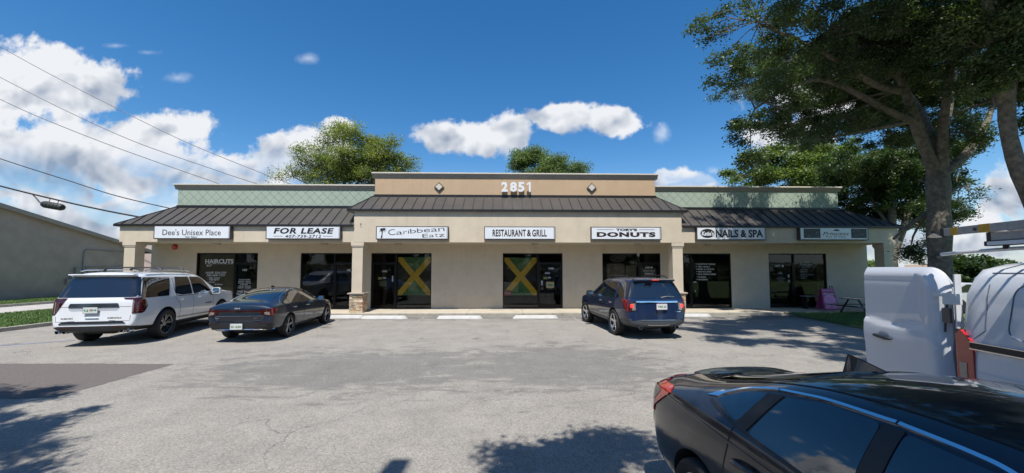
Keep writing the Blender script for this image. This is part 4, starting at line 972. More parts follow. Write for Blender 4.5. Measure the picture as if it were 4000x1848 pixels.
# ---------------------------------------------------------------- big white SUV
def white_suv():
    root = thing('parked_suv', 'large white SUV with dark tinted glass and roof crossbars, nearest the left kerb', 'car', world_children=False, group='vehicles parked facing the shops')
    m = paint('paint_white', (.62,.635,.65), 0, .3)
    #      xl    xb    xt    zu  ws  zs   wm   zm   wb   zb    wr   zr    zc
    st = [(-1.27,-1.20,-.90,.42,.86,.55,.93,.80,.90,1.17,.68,1.84,1.90),
          (-1.16,-1.10,-.84,.36,.94,.50,1.02,.80,.985,1.18,.76,1.86,1.925),
          (-.80,-.78,-.62,.32,.97,.46,1.045,.80,1.00,1.185,.79,1.87,1.94),
          (-.10,-.10,-.10,.30,.98,.45,1.05,.80,1.005,1.19,.80,1.875,1.95),
          (.70,.70,.70,.30,.98,.45,1.04,.80,1.00,1.19,.80,1.87,1.95),
          (1.50,1.50,1.45,.30,.98,.45,1.04,.80,1.00,1.19,.79,1.86,1.94),
          (2.10,2.15,1.95,.30,.98,.45,1.04,.80,1.00,1.20,.77,1.82,1.90),
          (2.50,2.62,2.25,.30,.98,.45,1.04,.80,1.00,1.21,.74,1.72,1.78),
          (2.90,3.00,3.05,.30,.98,.45,1.04,.80,1.00,1.22,.80,1.27,1.30),
          (3.50,3.50,3.50,.30,.98,.45,1.05,.80,1.00,1.19,.80,1.24,1.27),
          (3.95,3.92,3.92,.32,.95,.45,1.03,.80,.98,1.15,.78,1.19,1.22),
          (4.10,4.04,4.02,.36,.86,.48,.95,.78,.92,1.08,.72,1.12,1.15)]
    wb = 3.07
    body, bv = car_body(root, st, m, 3, [(0,.42,.50,.955),(wb,.42,.50,.955)], .05, .08)
    for s in (1,-1):
        patch(bv,'y',s,[(-.98,1.23),(.12,1.23),(.34,1.77),(-.72,1.79)],'side_window',CARGLASS,body)
        patch(bv,'y',s,[(.42,1.28),(.72,1.22),(1.28,1.22),(1.28,1.77),(.58,1.775)],'side_window',CARGLASS,body,r=.05)
        patch(bv,'y',s,[(1.34,1.22),(2.42,1.26),(2.14,1.66),(1.95,1.75),(1.34,1.77)],'side_window',CARGLASS,body,r=.05)
        ribbon(bv,'y',s,[(.40,1.79),(.40,1.25),(.52,1.195),(1.2,1.19),(2.5,1.225)],'window_trim',CHROME,body,w=.022,h=.008)
        ribbon(bv,'y',s,[(.62,.92),(.38,1.19)],'panel_gap',SEAMC,body); ribbon(bv,'y',s,[(1.31,.47),(1.31,1.19)],'panel_gap',SEAMC,body); ribbon(bv,'y',s,[(2.45,.47),(2.50,.8),(2.46,1.2)],'panel_gap',SEAMC,body); ribbon(bv,'y',s,[(.62,.50),(.62,.95)],'panel_gap',SEAMC,body)
        patch(bv,'y',s,[(.55,.53),(2.45,.50),(2.45,.545),(.55,.575)],'side_moulding',DARKCHR,body,off=.012,skirt=.02,r=.01)
        patch(bv,'y',s,[(-1.15,.30),(-.52,.30),(-.46,.46),(-1.2,.52)],'lower_cladding',BLACKP,body,off=.006,r=.02,grid=.03,ymin=.75)
        patch(bv,'y',s,[(.52,.28),(2.55,.28),(2.55,.44),(.52,.45)],'running_board',BLACKP,body,off=.03,skirt=.05,r=.03)
        handle(body,bv,.72,1.07,s,CHROME,.22); handle(body,bv,1.62,1.08,s,CHROME,.22)
        patch(bv,'y',s,[(2.60,1.10),(2.86,1.10),(2.82,1.18),(2.62,1.18)],'fender_vent',BLACKP,body,r=.02)
        on_obj('lettering', text_mb('YUKON', .40,.035,(2.13, s*1.005, .86), bold=.05, depth=.008, xdir=(-s,0,0)), BLACKP, body)
        # tail lamp wraps the corner
        lp = patch(bv,'y',s,[(-1.22,.84),(-.92,.86),(-.80,1.02),(-.84,1.20),(-1.02,1.25),(-1.22,1.25)],'tail_lamp',LAMPD,body,off=.010,skirt=.02,r=.02,grid=.025,ymin=.78)
        patch(bv,'x',-1,[(s*.82,.84),(s*.97,.84),(s*.955,1.255),(s*.60,1.255),(s*.64,1.215),(s*.82,1.205)] ,'lamp_face',LAMPD,lp,off=.012,skirt=.02,r=.015)
        patch(bv,'x',-1,[(s*.82,.86),(s*.85,.86),(s*.85,1.17),(s*.82,1.17)],'lamp_clear',LAMPC,lp,off=.016,r=.01)
        for k in range(6): patch(bv,'y',s,[(-1.16,.90+k*.048),(-.98+.02*(k%2),.90+k*.048),(-.98,.925+k*.048),(-1.16,.925+k*.048)],'lamp_segment',LAMP,lp,off=.015,r=.006,ymin=.78)
        # roof bars feet and rails
        wh = wheel(root, 0, s*.865, .42, .28, 6, DARKCHR, s, 'split'); wheel(root, wb, s*.865, .42, .28, 6, DARKCHR, s, 'split')
        for w_ in [wh]: pass
        mirror(body, 2.28, s*1.0, 1.26, s, m, 1.15)
        rl = MB(); rl.tube([(-.6,s*.72,1.955),(-.45,s*.715,1.985),(.4,s*.71,1.995),(1.3,s*.71,1.985),(1.5,s*.71,1.95)], .018, 6); on_obj('roof_rail', rl, SATIN, body, smooth=40)
    for x in (.15, 1.15):
        cb = MB(); cb.tube([(x,-.70,1.985),(x,-.66,2.035),(x,-.55,2.055),(x,0,2.06),(x,.55,2.055),(x,.66,2.035),(x,.70,1.985)], [.045,.035,.022,.020,.022,.035,.045], 8); on_obj('roof_crossbar', cb, BLACKP, body, smooth=40)
    patch(bv,'x',-1,[(-.90,1.27),(.90,1.27),(.76,1.80),(-.76,1.80)],'rear_window',CARGLASS,body,off=.006,r=.04)
    sp = MB(); sp.prism([(-.80,-.70,1.885),(-.98,-.72,1.875),(-.985,-.72,1.850),(-.80,-.74,1.800)], (0,1.44,0)); on_obj('roof_spoiler', sp, m, body, bevel=.012, smooth=40)
    patch(bv,'x',-1,[(-.55,1.02),(.55,1.02),(.51,1.12),(-.51,1.12)],'tailgate_trim',DARKCHR,body,off=.02,skirt=.03,r=.02)
    patch(bv,'x',-1,[(-.50,.93),(.50,.93),(.56,1.01),(-.56,1.01)],'plate_recess',mat('recess_grey',(.45,.48,.52),.3,var=.03,coat=.5),body,off=.003,r=.02)
    plate_(body,(-1.215,.03,.95),0,text='LJ 54',frame=DARKCHR)
    ribbon(bv,'x',-1,[(-.80,.80),(-.79,.66),(.79,.66),(.80,.80)],'panel_gap',SEAMC,body); ribbon(bv,'x',-1,[(-.80,1.03),(-.56,1.03)],'panel_gap',SEAMC,body); ribbon(bv,'x',-1,[(.56,1.03),(.80,1.03)],'panel_gap',SEAMC,body)
    patch(bv,'x',-1,[(-.14,.72),(.15,.72),(.15,.745),(-.14,.745)],'tailgate_badge',SATIN,body,off=.012,r=.015)
    on_obj('lettering', text_mb('YUKON', .26,.035,(-1.222,.52,.745), bold=.05, depth=.006, xdir=(0,-1,0)), BLACKP, body)
    on_obj('lettering', text_mb('DENALI', .30,.035,(-1.222,-.50,.745), bold=.05, depth=.006, xdir=(0,-1,0)), BLACKP, body)
    patch(bv,'x',-1,[(-.72,.60),(.72,.60),(.64,.655),(-.64,.655)],'bumper_step',BLACKP,body,off=.02,skirt=.03,r=.02)
    patch(bv,'x',-1,[(-.98,.36),(.98,.36),(.96,.50),(.72,.545),(-.72,.545),(-.96,.50)],'rear_valance',BLACKP,body,off=.012,skirt=.02,r=.02)
    patch(bv,'x',-1,[(-.72,.50),(-.42,.50),(-.42,.525),(-.72,.525)],'reflector',LAMPD,body,off=.018,r=.01); patch(bv,'x',-1,[(.42,.50),(.72,.50),(.72,.525),(.42,.525)],'reflector',LAMPD,body,off=.018,r=.01)
    for y in (.66,.82,-.66,-.82):
        e = MB(); e.lathe([(.052,0),(.052,-.14),(.043,-.145),(.040,-.12),(.040,0)], (0,0,0), seg=18); o = on_obj('exhaust_tip', e, CHROME, root, smooth=40); o.location = (-1.0,y*.93,.40); o.rotation_euler = (0,0,R(-90))
    ub = MB(); ub.box(.4,3.9,-.60,.60,.26,.42); ub.box(-.9,.4,-.30,.30,.30,.45); on_obj('underbody', ub, ARCH, root)
    patch(bv,'x',1,[(-.62,1.32),(.62,1.32),(.60,1.66),(-.60,1.66)],'windscreen',CARGLASS,body,off=.006)
    place(root, -10.80, 11.42, 11.0); return root

# ---------------------------------------------------------------- blue SUV
def blue_suv():
    root = thing('parked_suv', 'dark blue SUV with lit brake lights parked by the donut shop column', 'car', world_children=False, group='vehicles parked facing the shops')
    m = paint('paint_blue', (.006,.016,.050), 0, .35)
    st = [(-1.10,-1.02,-.80,.40,.80,.50,.90,.78,.86,1.10,.60,1.66,1.70),
          (-.98,-.93,-.74,.33,.89,.46,.975,.78,.935,1.12,.66,1.69,1.745),
          (-.62,-.58,-.50,.30,.93,.44,1.00,.76,.955,1.13,.69,1.70,1.765),
          (-.05,-.05,-.05,.28,.94,.42,1.005,.76,.96,1.11,.71,1.705,1.78),
          (.70,.70,.70,.28,.94,.42,.995,.76,.955,1.09,.71,1.70,1.785),
          (1.30,1.30,1.25,.28,.94,.42,.995,.76,.955,1.08,.70,1.69,1.77),
          (1.85,1.92,1.62,.28,.94,.42,.995,.76,.955,1.08,.67,1.62,1.69),
          (2.15,2.28,1.98,.28,.94,.42,.995,.76,.955,1.09,.66,1.46,1.52),
          (2.50,2.58,2.75,.28,.94,.42,.995,.76,.95,1.08,.72,1.10,1.14),
          (3.05,3.05,3.10,.28,.94,.42,1.00,.74,.94,1.03,.72,1.06,1.10),
          (3.60,3.56,3.56,.30,.88,.42,.95,.70,.90,.94,.68,.98,1.01),
          (3.86,3.80,3.78,.34,.72,.44,.80,.66,.78,.84,.60,.88,.91)]
    wb = 2.86
    body, bv = car_body(root, st, m, 3, [(0,.385,.455,.91),(wb,.385,.455,.91)], .05, .1)
    for s in (1,-1):
        patch(bv,'y',s,[(-.84,1.20),(-.22,1.15),(-.14,1.60),(-.62,1.62)],'side_window',CARGLASS,body,r=.05)
        patch(bv,'y',s,[(-.02,1.14),(.86,1.12),(.84,1.62),(.06,1.62)],'side_window',CARGLASS,body,r=.05)
        patch(bv,'y',s,[(.93,1.12),(2.02,1.13),(1.55,1.52),(1.30,1.61),(.91,1.62)],'side_window',CARGLASS,body,r=.05)
        patch(bv,'y',s,[(-.92,1.19),(-.86,1.19),(-.66,1.63),(-.72,1.63)],'pillar_trim',BLACKP,body,r=.01)
        patch(bv,'y',s,[(-.22,1.15),(-.13,1.15),(-.05,1.62),(-.14,1.62)],'pillar_trim',m,body,off=.008,r=.01)
        for pth in ([(.89,.44),(.90,1.12)], [(-.06,.86),(-.12,1.12)], [(.50,.44),(.30,.62),(.02,.86)] , [(2.05,.44),(2.12,.8),(2.05,1.1)]): ribbon(bv,'y',s,pth,'panel_gap',SEAMC,body)
        handle(body,bv,.22,.98,s,SATIN,.19); handle(body,bv,1.12,.98,s,SATIN,.19)
        patch(bv,'y',s,[(.10,.86),(1.50,.86),(1.50,.885),(.10,.885)],'side_badge_strip',CHROME,body,off=.010,r=.008) if False else patch(bv,'y',s,[(.62,.885),(1.55,.895),(1.55,.92),(.62,.91)],'chrome_strip',CHROME,body,off=.012,r=.008)
        patch(bv,'y',s,[(.52,.30),(2.38,.30),(2.34,.50),(.56,.50)],'lower_cladding',mat('cladding_grey',(.05,.055,.06),.4,var=.05),body,off=.010,r=.02)
        ribbon(bv,'y',s,[(.56,.52),(2.30,.52)],'cladding_trim',SATIN,body,w=.018,h=.006)
        patch(bv,'y',s,[(-1.05,.34),(-.45,.34),(-.50,.58),(-1.05,.60)],'lower_cladding',mat('cladding_grey',(.05,.055,.06)),body,off=.008,r=.02)
        lp = patch(bv,'y',s,[(-1.03,.86),(-.93,.80),(-.80,1.0),(-.62,1.13),(-.64,1.16),(-1.0,1.12)],'tail_lamp',LAMP,body,off=.010,skirt=.02,r=.02,grid=.025,ymin=.70)
        patch(bv,'x',-1,[(s*.64,.87),(s*.69,.81),(s*.84,.81),(s*.87,1.09),(s*.64,1.08)],'lamp_face',LAMPD,lp,off=.012,skirt=.02,r=.02)
        patch(bv,'x',-1,[(s*.645,.845),(s*.74,.83),(s*.77,1.02),(s*.645,1.04)],'lamp_clear',LAMPC,lp,off=.016,r=.015)
        patch(bv,'x',-1,[(s*.70,.91),(s*.79,.91),(s*.80,1.0),(s*.71,1.0)],'brake_light',BRAKE,lp,off=.018,r=.012)
        wheel(root, 0, s*.83, .385, .25, 5, SATIN, s, 'five', rr=.70); wheel(root, wb, s*.83, .385, .25, 5, SATIN, s, 'five', steer=R(6), rr=.70)
        mirror(body, 1.78, s*.95, 1.16, s, BLACKP, 1.05)
        rl = MB(); rl.tube([(-.45,s*.60,1.755),(-.3,s*.60,1.80),(.3,s*.60,1.815),(.95,s*.60,1.805),(1.15,s*.60,1.765)], .016, 6); on_obj('roof_rail', rl, BLACKP, body, smooth=40)
        e = MB(); e.lathe([(.055,0),(.055,-.12),(.045,-.125),(.042,-.10),(.042,0)], seg=18); o = on_obj('exhaust_tip', e, DARKCHR, root, smooth=40); o.location = (-.95, s*.54, .36); o.rotation_euler = (0,0,R(-90))
    patch(bv,'x',-1,[(-.84,1.17),(.84,1.17),(.66,1.62),(-.66,1.62)],'rear_window',CARGLASS,body,off=.007,r=.05)
    sp = MB(); sp.prism([(-.72,-.60,1.735),(-.90,-.60,1.705),(-.905,-.60,1.685),(-.76,-.62,1.63)], (0,1.22,0)); s_ = on_obj('roof_spoiler', sp, m, body, bevel=.012, smooth=40)
    on_obj('brake_light', MB().box(-.909,-.903,-.10,.10,1.688,1.703), BRAKE, s_)
    w_ = MB(); w_.tube([(-1.04,-.10,1.20),(-1.035,-.25,1.235),(-1.03,-.50,1.225)], [.014,.011,.008], 6); on_obj('wiper', w_, SATIN, body)
    patch(bv,'x',-1,[(-.62,1.045),(.62,1.045),(.62,1.095),(-.62,1.095)],'tailgate_trim',CHROME,body,off=.022,skirt=.03,r=.012)
    b_ = patch(bv,'x',-1,[(-.10,1.13),(-.05,1.10),(.05,1.10),(.10,1.13),(.05,1.17),(-.05,1.17)],'emblem',mat('emblem_blue',(.01,.03,.10),.15,.5,var=0,coat=1.0),body,off=.020,r=.03)
    plate_(body,(-1.065,-.10,.94),0,text='YBZ J6',frame=mat('frame_pink',(.75,.35,.50),.4,var=.05),label='pink')
    patch(bv,'x',-1,[(-.70,.78),(-.52,.78),(-.52,.80),(-.70,.80)],'badge',CHROME,body,off=.012,r=.006)
    ribbon(bv,'x',-1,[(-.62,.84),(-.62,.74),(-.56,.64),(.56,.64),(.62,.74),(.62,.84)],'panel_gap',SEAMC,body)
    patch(bv,'x',-1,[(-.22,.71),(.18,.71),(.12,.745),(-.16,.745)],'tailgate_grip',SEAMC,body,off=.003,r=.01)
    patch(bv,'x',-1,[(-.94,.38),(-.60,.36),(-.45,.40),(.45,.40),(.60,.36),(.94,.38),(.94,.50),(.68,.50),(.56,.575),(-.56,.575),(-.68,.50),(-.94,.50)],'rear_valance',mat('cladding_grey',(.05,.055,.06)),body,off=.014,skirt=.02,r=.03)
    ribbon(bv,'x',-1,[(-.50,.555),(.50,.555)],'valance_trim',SATIN,body,w=.02,h=.012,off=.014); ribbon(bv,'x',-1,[(-.32,.44),(-.28,.42),(.28,.42),(.32,.44)],'valance_trim',SATIN,body,w=.012,h=.010,off=.014)
    ub = MB(); ub.box(.4,3.5,-.60,.60,.20,.38); ub.box(-.7,.4,-.28,.28,.26,.40); on_obj('underbody', ub, ARCH, root)
    patch(bv,'x',1,[(-.60,1.18),(.60,1.18),(.55,1.50),(-.55,1.50)],'windscreen',CARGLASS,body,off=.006)
    place(root, 4.345, 11.97, 5.0); return root

# ---------------------------------------------------------------- sedans
def sedan_stations(L=1.0, H=1.0, W=1.0, deck=1.06, style=0):
    if style == 0:   # long dark fastback saloon
        return [(-1.06,-1.02,-1.00,.38,.76,.46,.86,.70,.84,.93,.60,1.00,1.03),
          (-.98,-.94,-.92,.30,.84,.40,.915,.70,.875,.965,.66,1.045,1.08),
          (-.66,-.64,-.58,.26,.87,.36,.93,.70,.89,.985,.62,1.10,1.13),
          (-.20,-.20,-.02,.24,.88,.35,.935,.70,.895,.985,.57,1.255,1.295),
          (.30,.30,.55,.22,.88,.34,.93,.70,.89,.975,.56,1.375,1.425),
          (.90,.90,1.05,.22,.88,.34,.925,.70,.885,.965,.57,1.395,1.455),
          (1.45,1.45,1.45,.22,.88,.34,.925,.70,.885,.955,.56,1.37,1.43),
          (1.90,1.95,1.85,.22,.88,.34,.925,.70,.88,.945,.53,1.26,1.31),
          (2.25,2.32,2.40,.22,.88,.34,.93,.70,.88,.935,.60,1.02,1.05),
          (2.85,2.85,2.90,.22,.88,.34,.935,.68,.87,.90,.60,.945,.975),
          (3.40,3.38,3.38,.24,.82,.34,.89,.62,.82,.80,.58,.84,.865),
          (3.72,3.68,3.66,.28,.62,.36,.70,.56,.66,.68,.48,.72,.74)]
    # compact saloon with a high short tail
    return [(-.90,-.86,-.84,.36,.72,.44,.82,.70,.78,.93,.60,1.01,1.04),
          (-.82,-.78,-.76,.28,.84,.38,.90,.70,.85,.975,.66,1.045,1.08),
          (-.50,-.46,-.44,.24,.88,.35,.935,.70,.87,1.00,.65,1.08,1.125),
          (-.08,-.06,.02,.22,.89,.34,.94,.70,.87,1.005,.62,1.19,1.25),
          (.38,.38,.46,.20,.89,.33,.925,.70,.865,.99,.61,1.315,1.40),
          (.95,.95,1.02,.20,.89,.33,.92,.70,.86,.975,.62,1.365,1.475),
          (1.50,1.50,1.50,.20,.89,.33,.92,.70,.86,.965,.62,1.35,1.47),
          (1.93,1.98,1.90,.20,.89,.33,.92,.70,.86,.955,.60,1.28,1.38),
          (2.25,2.32,2.45,.20,.89,.33,.93,.70,.87,.945,.60,1.02,1.06),
          (2.80,2.80,2.85,.20,.89,.33,.94,.68,.865,.905,.60,.95,.985),
          (3.28,3.26,3.26,.22,.82,.33,.88,.62,.82,.80,.58,.84,.87),
          (3.55,3.51,3.49,.26,.60,.34,.68,.56,.64,.68,.46,.72,.74)]
def dark_sedan():
    root = thing('parked_sedan', 'dark grey blue fastback sedan parked beside the large white SUV', 'car', world_children=False, group='vehicles parked facing the shops')
    m = paint('paint_darkblue', (.007,.016,.034), .1, .35)
    wb = 2.85; body, bv = car_body(root, sedan_stations(), m, 3, [(0,.335,.39,.86),(wb,.335,.39,.86)], .06, .2)
    for s in (1,-1):
        patch(bv,'y',s,[(-.38,1.02),(.02,1.00),(.02,1.20),(-.10,1.17)],'side_window',CARGLASS,body,r=.03)
        patch(bv,'y',s,[(.05,1.00),(.92,.98),(.90,1.355),(.48,1.345),(.05,1.215)],'side_window',CARGLASS,body,r=.03)
        patch(bv,'y',s,[(.98,.98),(2.05,.975),(1.72,1.22),(1.40,1.345),(.96,1.36)],'side_window',CARGLASS,body,r=.04)
        ribbon(bv,'y',s,[(-.42,1.045),(-.12,1.19),(.20,1.285),(.55,1.365),(.95,1.385),(1.40,1.365),(1.74,1.25),(2.08,1.03)],'window_trim',CHROME,body,w=.020,h=.008)
        ribbon(bv,'y',s,[(.035,.70),(.035,1.22)],'panel_gap',SEAMC,body)
        for pth in ([(.95,.30),(.95,.98)], [(.50,.32),(.34,.60),(.05,.75)], [(2.05,.32),(2.15,.7),(2.10,.95)]): ribbon(bv,'y',s,pth,'panel_gap',SEAMC,body)
        handle(body,bv,.30,.86,s,SATIN,.18); handle(body,bv,1.18,.85,s,SATIN,.18)
        ribbon(bv,'y',s,[(.45,.27),(2.35,.27)],'sill_trim',SATIN,body,w=.018,h=.006)
        lp = patch(bv,'y',s,[(-1.03,.72),(-.88,.74),(-.70,.90),(-.72,.94),(-1.0,.93)],'tail_lamp',LAMP,body,off=.008,r=.015,grid=.025,ymin=.66)
        patch(bv,'x',-1,[(s*.55,.76),(s*.88,.72),(s*.88,.92),(s*.55,.90)],'lamp_face',LAMPD,lp,off=.012,skirt=.02,r=.015)
        patch(bv,'x',-1,[(s*.66,.77),(s*.79,.75),(s*.76,.84),(s*.64,.83)],'lamp_clear',LAMPC,lp,off=.016,r=.012)
        wheel(root, 0, s*.765, .335, .23, 5, DARKCHR, s, rr=.70); wheel(root, wb, s*.765, .335, .23, 5, DARKCHR, s, rr=.70)
        mirror(body, 1.90, s*.88, 1.01, s, m, .85)
        ex = patch(bv,'x',-1,[(s*.50,.33),(s*.74,.33),(s*.80,.40),(s*.46,.375)],'exhaust_trim',BLACKP,body,off=.016,r=.01)
    patch(bv,'z',0,[(-.62,-.60),(-.70,0),(-.62,.60),(-.20,.58),(.42,.50),(.50,0),(.42,-.50),(-.20,-.58)],'rear_window',CARGLASS,body,off=.005,r=.08)
    rr_ = [(-.64,-.62),(-.715,0),(-.64,.62)]; ribbon(bv,'z',0,rr_,'window_trim',SATIN,body,w=.014,h=.004)
    patch(bv,'x',-1,[(-.60,.845),(.60,.845),(.60,.885),(-.60,.885)],'light_bar',LAMPD,body,off=.012,r=.01)
    patch(bv,'x',-1,[(-.60,.80),(.60,.80),(.60,.843),(-.60,.843)],'trunk_band',BLACKP,body,off=.006,r=.01)
    patch(bv,'x',-1,[(-.55,.60),(.55,.60),(.62,.72),(-.62,.72)],'plate_recess',BLACKP,body,off=.003,r=.05)
    ribbon(bv,'x',-1,[(-.62,.73),(.62,.73)],'trunk_crease',SATIN,body,w=.008,h=.004); ribbon(bv,'x',-1,[(.62,.72),(.585,.63),(.54,.595)],'recess_trim',CHROME,body,w=.012,h=.006); ribbon(bv,'x',-1,[(-.62,.72),(-.585,.63),(-.54,.595),(.1,.595)],'recess_trim',SATIN,body,w=.006,h=.004)
    on_obj('emblem', text_mb('KIA', .15,.035,(-1.045,.02,.945), bold=.03, depth=.012, shear=.3, xdir=(0,-1,0)), CHROME, body)
    on_obj('badge', text_mb('GT', .09,.03,(-1.045,-.46,.675), bold=.05, depth=.010, xdir=(0,-1,0)), CHROME, body); on_obj('badge', text_mb('K5', .07,.022,(-1.045,.52,.685), bold=.03, depth=.010, xdir=(0,-1,0)), CHROME, body)
    patch(bv,'x',-1,[(-.84,.34),(.84,.34),(.82,.52),(.70,.565),(-.70,.565),(-.82,.52)],'rear_valance',BLACKP,body,off=.010,skirt=.02,r=.03)
    ribbon(bv,'x',-1,[(-.78,.355),(-.66,.385),(.66,.385),(.78,.355)],'valance_trim',CHROME,body,w=.022,h=.014,off=.014)
    for s in (1,-1): patch(bv,'x',-1,[(s*.52,.535),(s*.80,.535),(s*.80,.55),(s*.52,.55)],'reflector',LAMPD,body,off=.018,r=.005)
    plate_(body,(-1.07,.02,.46),0,text='IH 620')
    on_obj('antenna_fin', MB().prism([(.62,-.02,1.44),(.80,-.02,1.45),(.66,-.02,1.50),(.62,-.02,1.50)], (0,.04,0)), m, body, bevel=.008)
    ub = MB(); ub.box(.4,3.4,-.58,.58,.17,.32); ub.box(-.7,.4,-.25,.25,.22,.34); on_obj('underbody', ub, ARCH, root)
    patch(bv,'z',0,[(1.60,-.48),(1.55,0),(1.60,.48),(2.25,.60),(2.38,0),(2.25,-.60)],'windscreen',CARGLASS,body,off=.005,r=.08)
    place(root, -7.23, 11.72, 3.5); return root
def near_sedan():
    root = thing('parked_sedan', 'charcoal sedan with chrome window line and fin antenna, closest to the camera', 'car', world_children=False)
    m = paint('paint_charcoal', (.014,.016,.022), .2, .32)
    wb = 2.70; body, bv = car_body(root, sedan_stations(style=1), m, 4, [(0,.335,.375,.88),(wb,.335,.375,.88)], .07, .2, wide=.96, rear=1.0)
    for s in (1,-1):
        patch(bv,'y',s,[(0.040,1.105),(0.330,1.05),(0.410,1.245),(0.220,1.20)],'side_window',CARGLASS,body,r=.035,grid=.04)
        patch(bv,'y',s,[(0.330,1.045),(0.430,1.035),(0.530,1.268),(0.410,1.245)],'pillar_trim',BLACKP,body,off=.006,r=.005,grid=.04)
        patch(bv,'y',s,[(0.450,1.03),(1.070,1.0),(1.070,1.325),(0.780,1.312),(0.540,1.262)],'side_window',CARGLASS,body,r=.035,grid=.04)
        patch(bv,'y',s,[(1.075,1.0),(1.165,.997),(1.165,1.325),(1.075,1.325)],'pillar_trim',BLACKP,body,off=.007,r=.004,grid=.04)
        patch(bv,'y',s,[(1.170,.995),(2.020,.985),(1.700,1.215),(1.480,1.305),(1.170,1.322)],'side_window',CARGLASS,body,r=.03,grid=.04)
        ribbon(bv,'y',s,[(0.070,1.145),(0.200,1.213),(0.400,1.268),(0.460,1.280)],'window_trim',CHROME,body,w=.016,h=.009,step=.03)
        ribbon(bv,'y',s,[(0.470,1.282),(0.620,1.305),(0.800,1.330),(1.115,1.342)],'window_trim',CHROME,body,w=.016,h=.009,step=.03)
        ribbon(bv,'y',s,[(1.125,1.342),(1.350,1.337),(1.500,1.322),(1.720,1.235),(2.050,1.0)],'window_trim',CHROME,body,w=.016,h=.009,step=.03)
        patch(bv,'y',s,[(-0.080,1.085),(0.040,1.11),(0.080,1.15),(0.020,1.145)],'window_trim',CHROME,body,off=.009,r=.01,grid=.03)
        ribbon(bv,'y',s,[(0.000,1.08),(0.330,1.03),(1.100,.985),(2.050,.97)],'window_seal',BLACKP,body,w=.018,h=.004,step=.03)
        for pth in ([(1.120,.30),(1.130,.6),(1.120,1.0)], [(0.400,.32),(0.360,.55),(0.300,.75),(0.320,.90),(0.330,1.03)], [(2.050,.32),(2.100,.7),(2.080,.95)], [(-0.900,.42),(-0.820,.62),(-0.720,.80)]): ribbon(bv,'y',s,pth,'panel_gap',SEAMC,body,w=.007,step=.03)
        ribbon(bv,'y',s,[(-.55,.96),(.2,.93),(1.2,.91),(2.3,.89)],'shoulder_crease',m,body,w=.014,h=.004,step=.04)
        handle(body,bv,.50,.86,s,m,.22,h=.030,slope=.05); handle(body,bv,1.42,.85,s,m,.22,h=.030,slope=.03)
        for hx in (.50,1.42): patch(bv,'y',s,[(hx-.05,.835),(hx+.05,.835),(hx+.05,.885),(hx-.05,.885)],'handle_cup',SEAMC,body,off=.001,skirt=.001,r=.03)
        lp = patch(bv,'y',s,[(-.86,.76),(-.78,.76),(-.62,.88),(-.44,.99),(-.50,1.02),(-.72,1.005),(-.86,.96)],'tail_lamp',mat('lamp_orange_red',(.42,.03,.015),.12,var=.2,scale=30,coat=1.0),body,off=.010,skirt=.02,r=.02,grid=.02,ymin=.55)
        patch(bv,'y',s,[(-.82,.82),(-.74,.84),(-.60,.96),(-.66,.98),(-.78,.93)],'lamp_inner',LAMPD,lp,off=.013,r=.015,grid=.02,ymin=.55)
        patch(bv,'x',-1,[(s*.46,.96),(s*.86,.74),(s*.88,.80),(s*.86,1.03),(s*.46,1.02)],'lamp_face',LAMP,lp,off=.012,skirt=.02,r=.02,grid=.04)
        wheel(root, 0, s*.785, .325, .22, 5, DARKCHR, s, rr=.70); wheel(root, wb, s*.785, .325, .22, 5, DARKCHR, s, rr=.70)
        mirror(body, 1.80, s*.86, 1.02, s, m, .85)
        ribbon(bv,'z',0,[(-.10,s*.57),(.30,s*.535),(.70,s*.515),(1.3,s*.51),(1.8,s*.49)],'roof_gutter',SEAMC,body,w=.012,step=.04)
    patch(bv,'z',0,[(-.34,-.52),(-.40,0),(-.34,.52),(.12,.50),(.45,.44),(.50,0),(.45,-.44),(.12,-.50)],'rear_window',CARGLASS,body,off=.005,r=.08,grid=.05)
    # boot lip spoiler
    sp = MB(); pts = [Vector((-.74-.05*math.cos(y*1.6), y, 1.10-.035*(abs(y)/.44)**3)) for y in [k*.044-.44 for k in range(21)]]
    for i, p in enumerate(pts):
        q = cast(bv,'z',0,-.66,p.y)[0]; z0 = q.z if q else 1.05
        sp.v += [(p.x,p.y,p.z), (p.x-.012,p.y,p.z-.02), (-.70,p.y,z0-.02), (-.56,p.y,z0+.008), (p.x+.05,p.y,p.z+.004)]
        if i:
            a = (i-1)*5; b = i*5
            for k in range(5): sp.face((a+k, b+k, b+(k+1)%5, a+(k+1)%5))
    sp.face(range(5)); sp.face([len(sp.v)-5+k for k in range(5)][::-1]); on_obj('boot_spoiler', sp, m, body, smooth=40)
    z0 = cast(bv,'z',0,.30,0)[0].z; z1 = cast(bv,'z',0,.56,0)[0].z
    F = MB(); F.add([(.28,-.026,z0-.01),(.28,.026,z0-.01),(.30,.005,z0+.115),(.30,-.005,z0+.115),(.56,-.006,z1-.004),(.56,.006,z1-.004),(.42,.026,(z0+z1)/2),(.42,-.026,(z0+z1)/2),(.38,.007,z0+.10),(.38,-.007,z0+.10)],
          [(0,1,2,3),(1,6,8,2),(6,5,8),(0,3,9,7),(7,9,4),(3,2,8,9),(9,8,5,4)]); on_obj('antenna_fin', F, m, body, smooth=50)
    plate_(body,(-.99,0,.80),0,text='GH 27')
    ub = MB(); ub.box(-.8,3.1,-.56,.56,.16,.30); on_obj('underbody', ub, ARCH, root)
    patch(bv,'z',0,[(1.66,-.46),(1.62,0),(1.66,.46),(2.20,.60),(2.36,0),(2.20,-.60)],'windscreen',CARGLASS,body,off=.005,r=.08)
    place(root, 2.235, 2.78, 182.5); return root

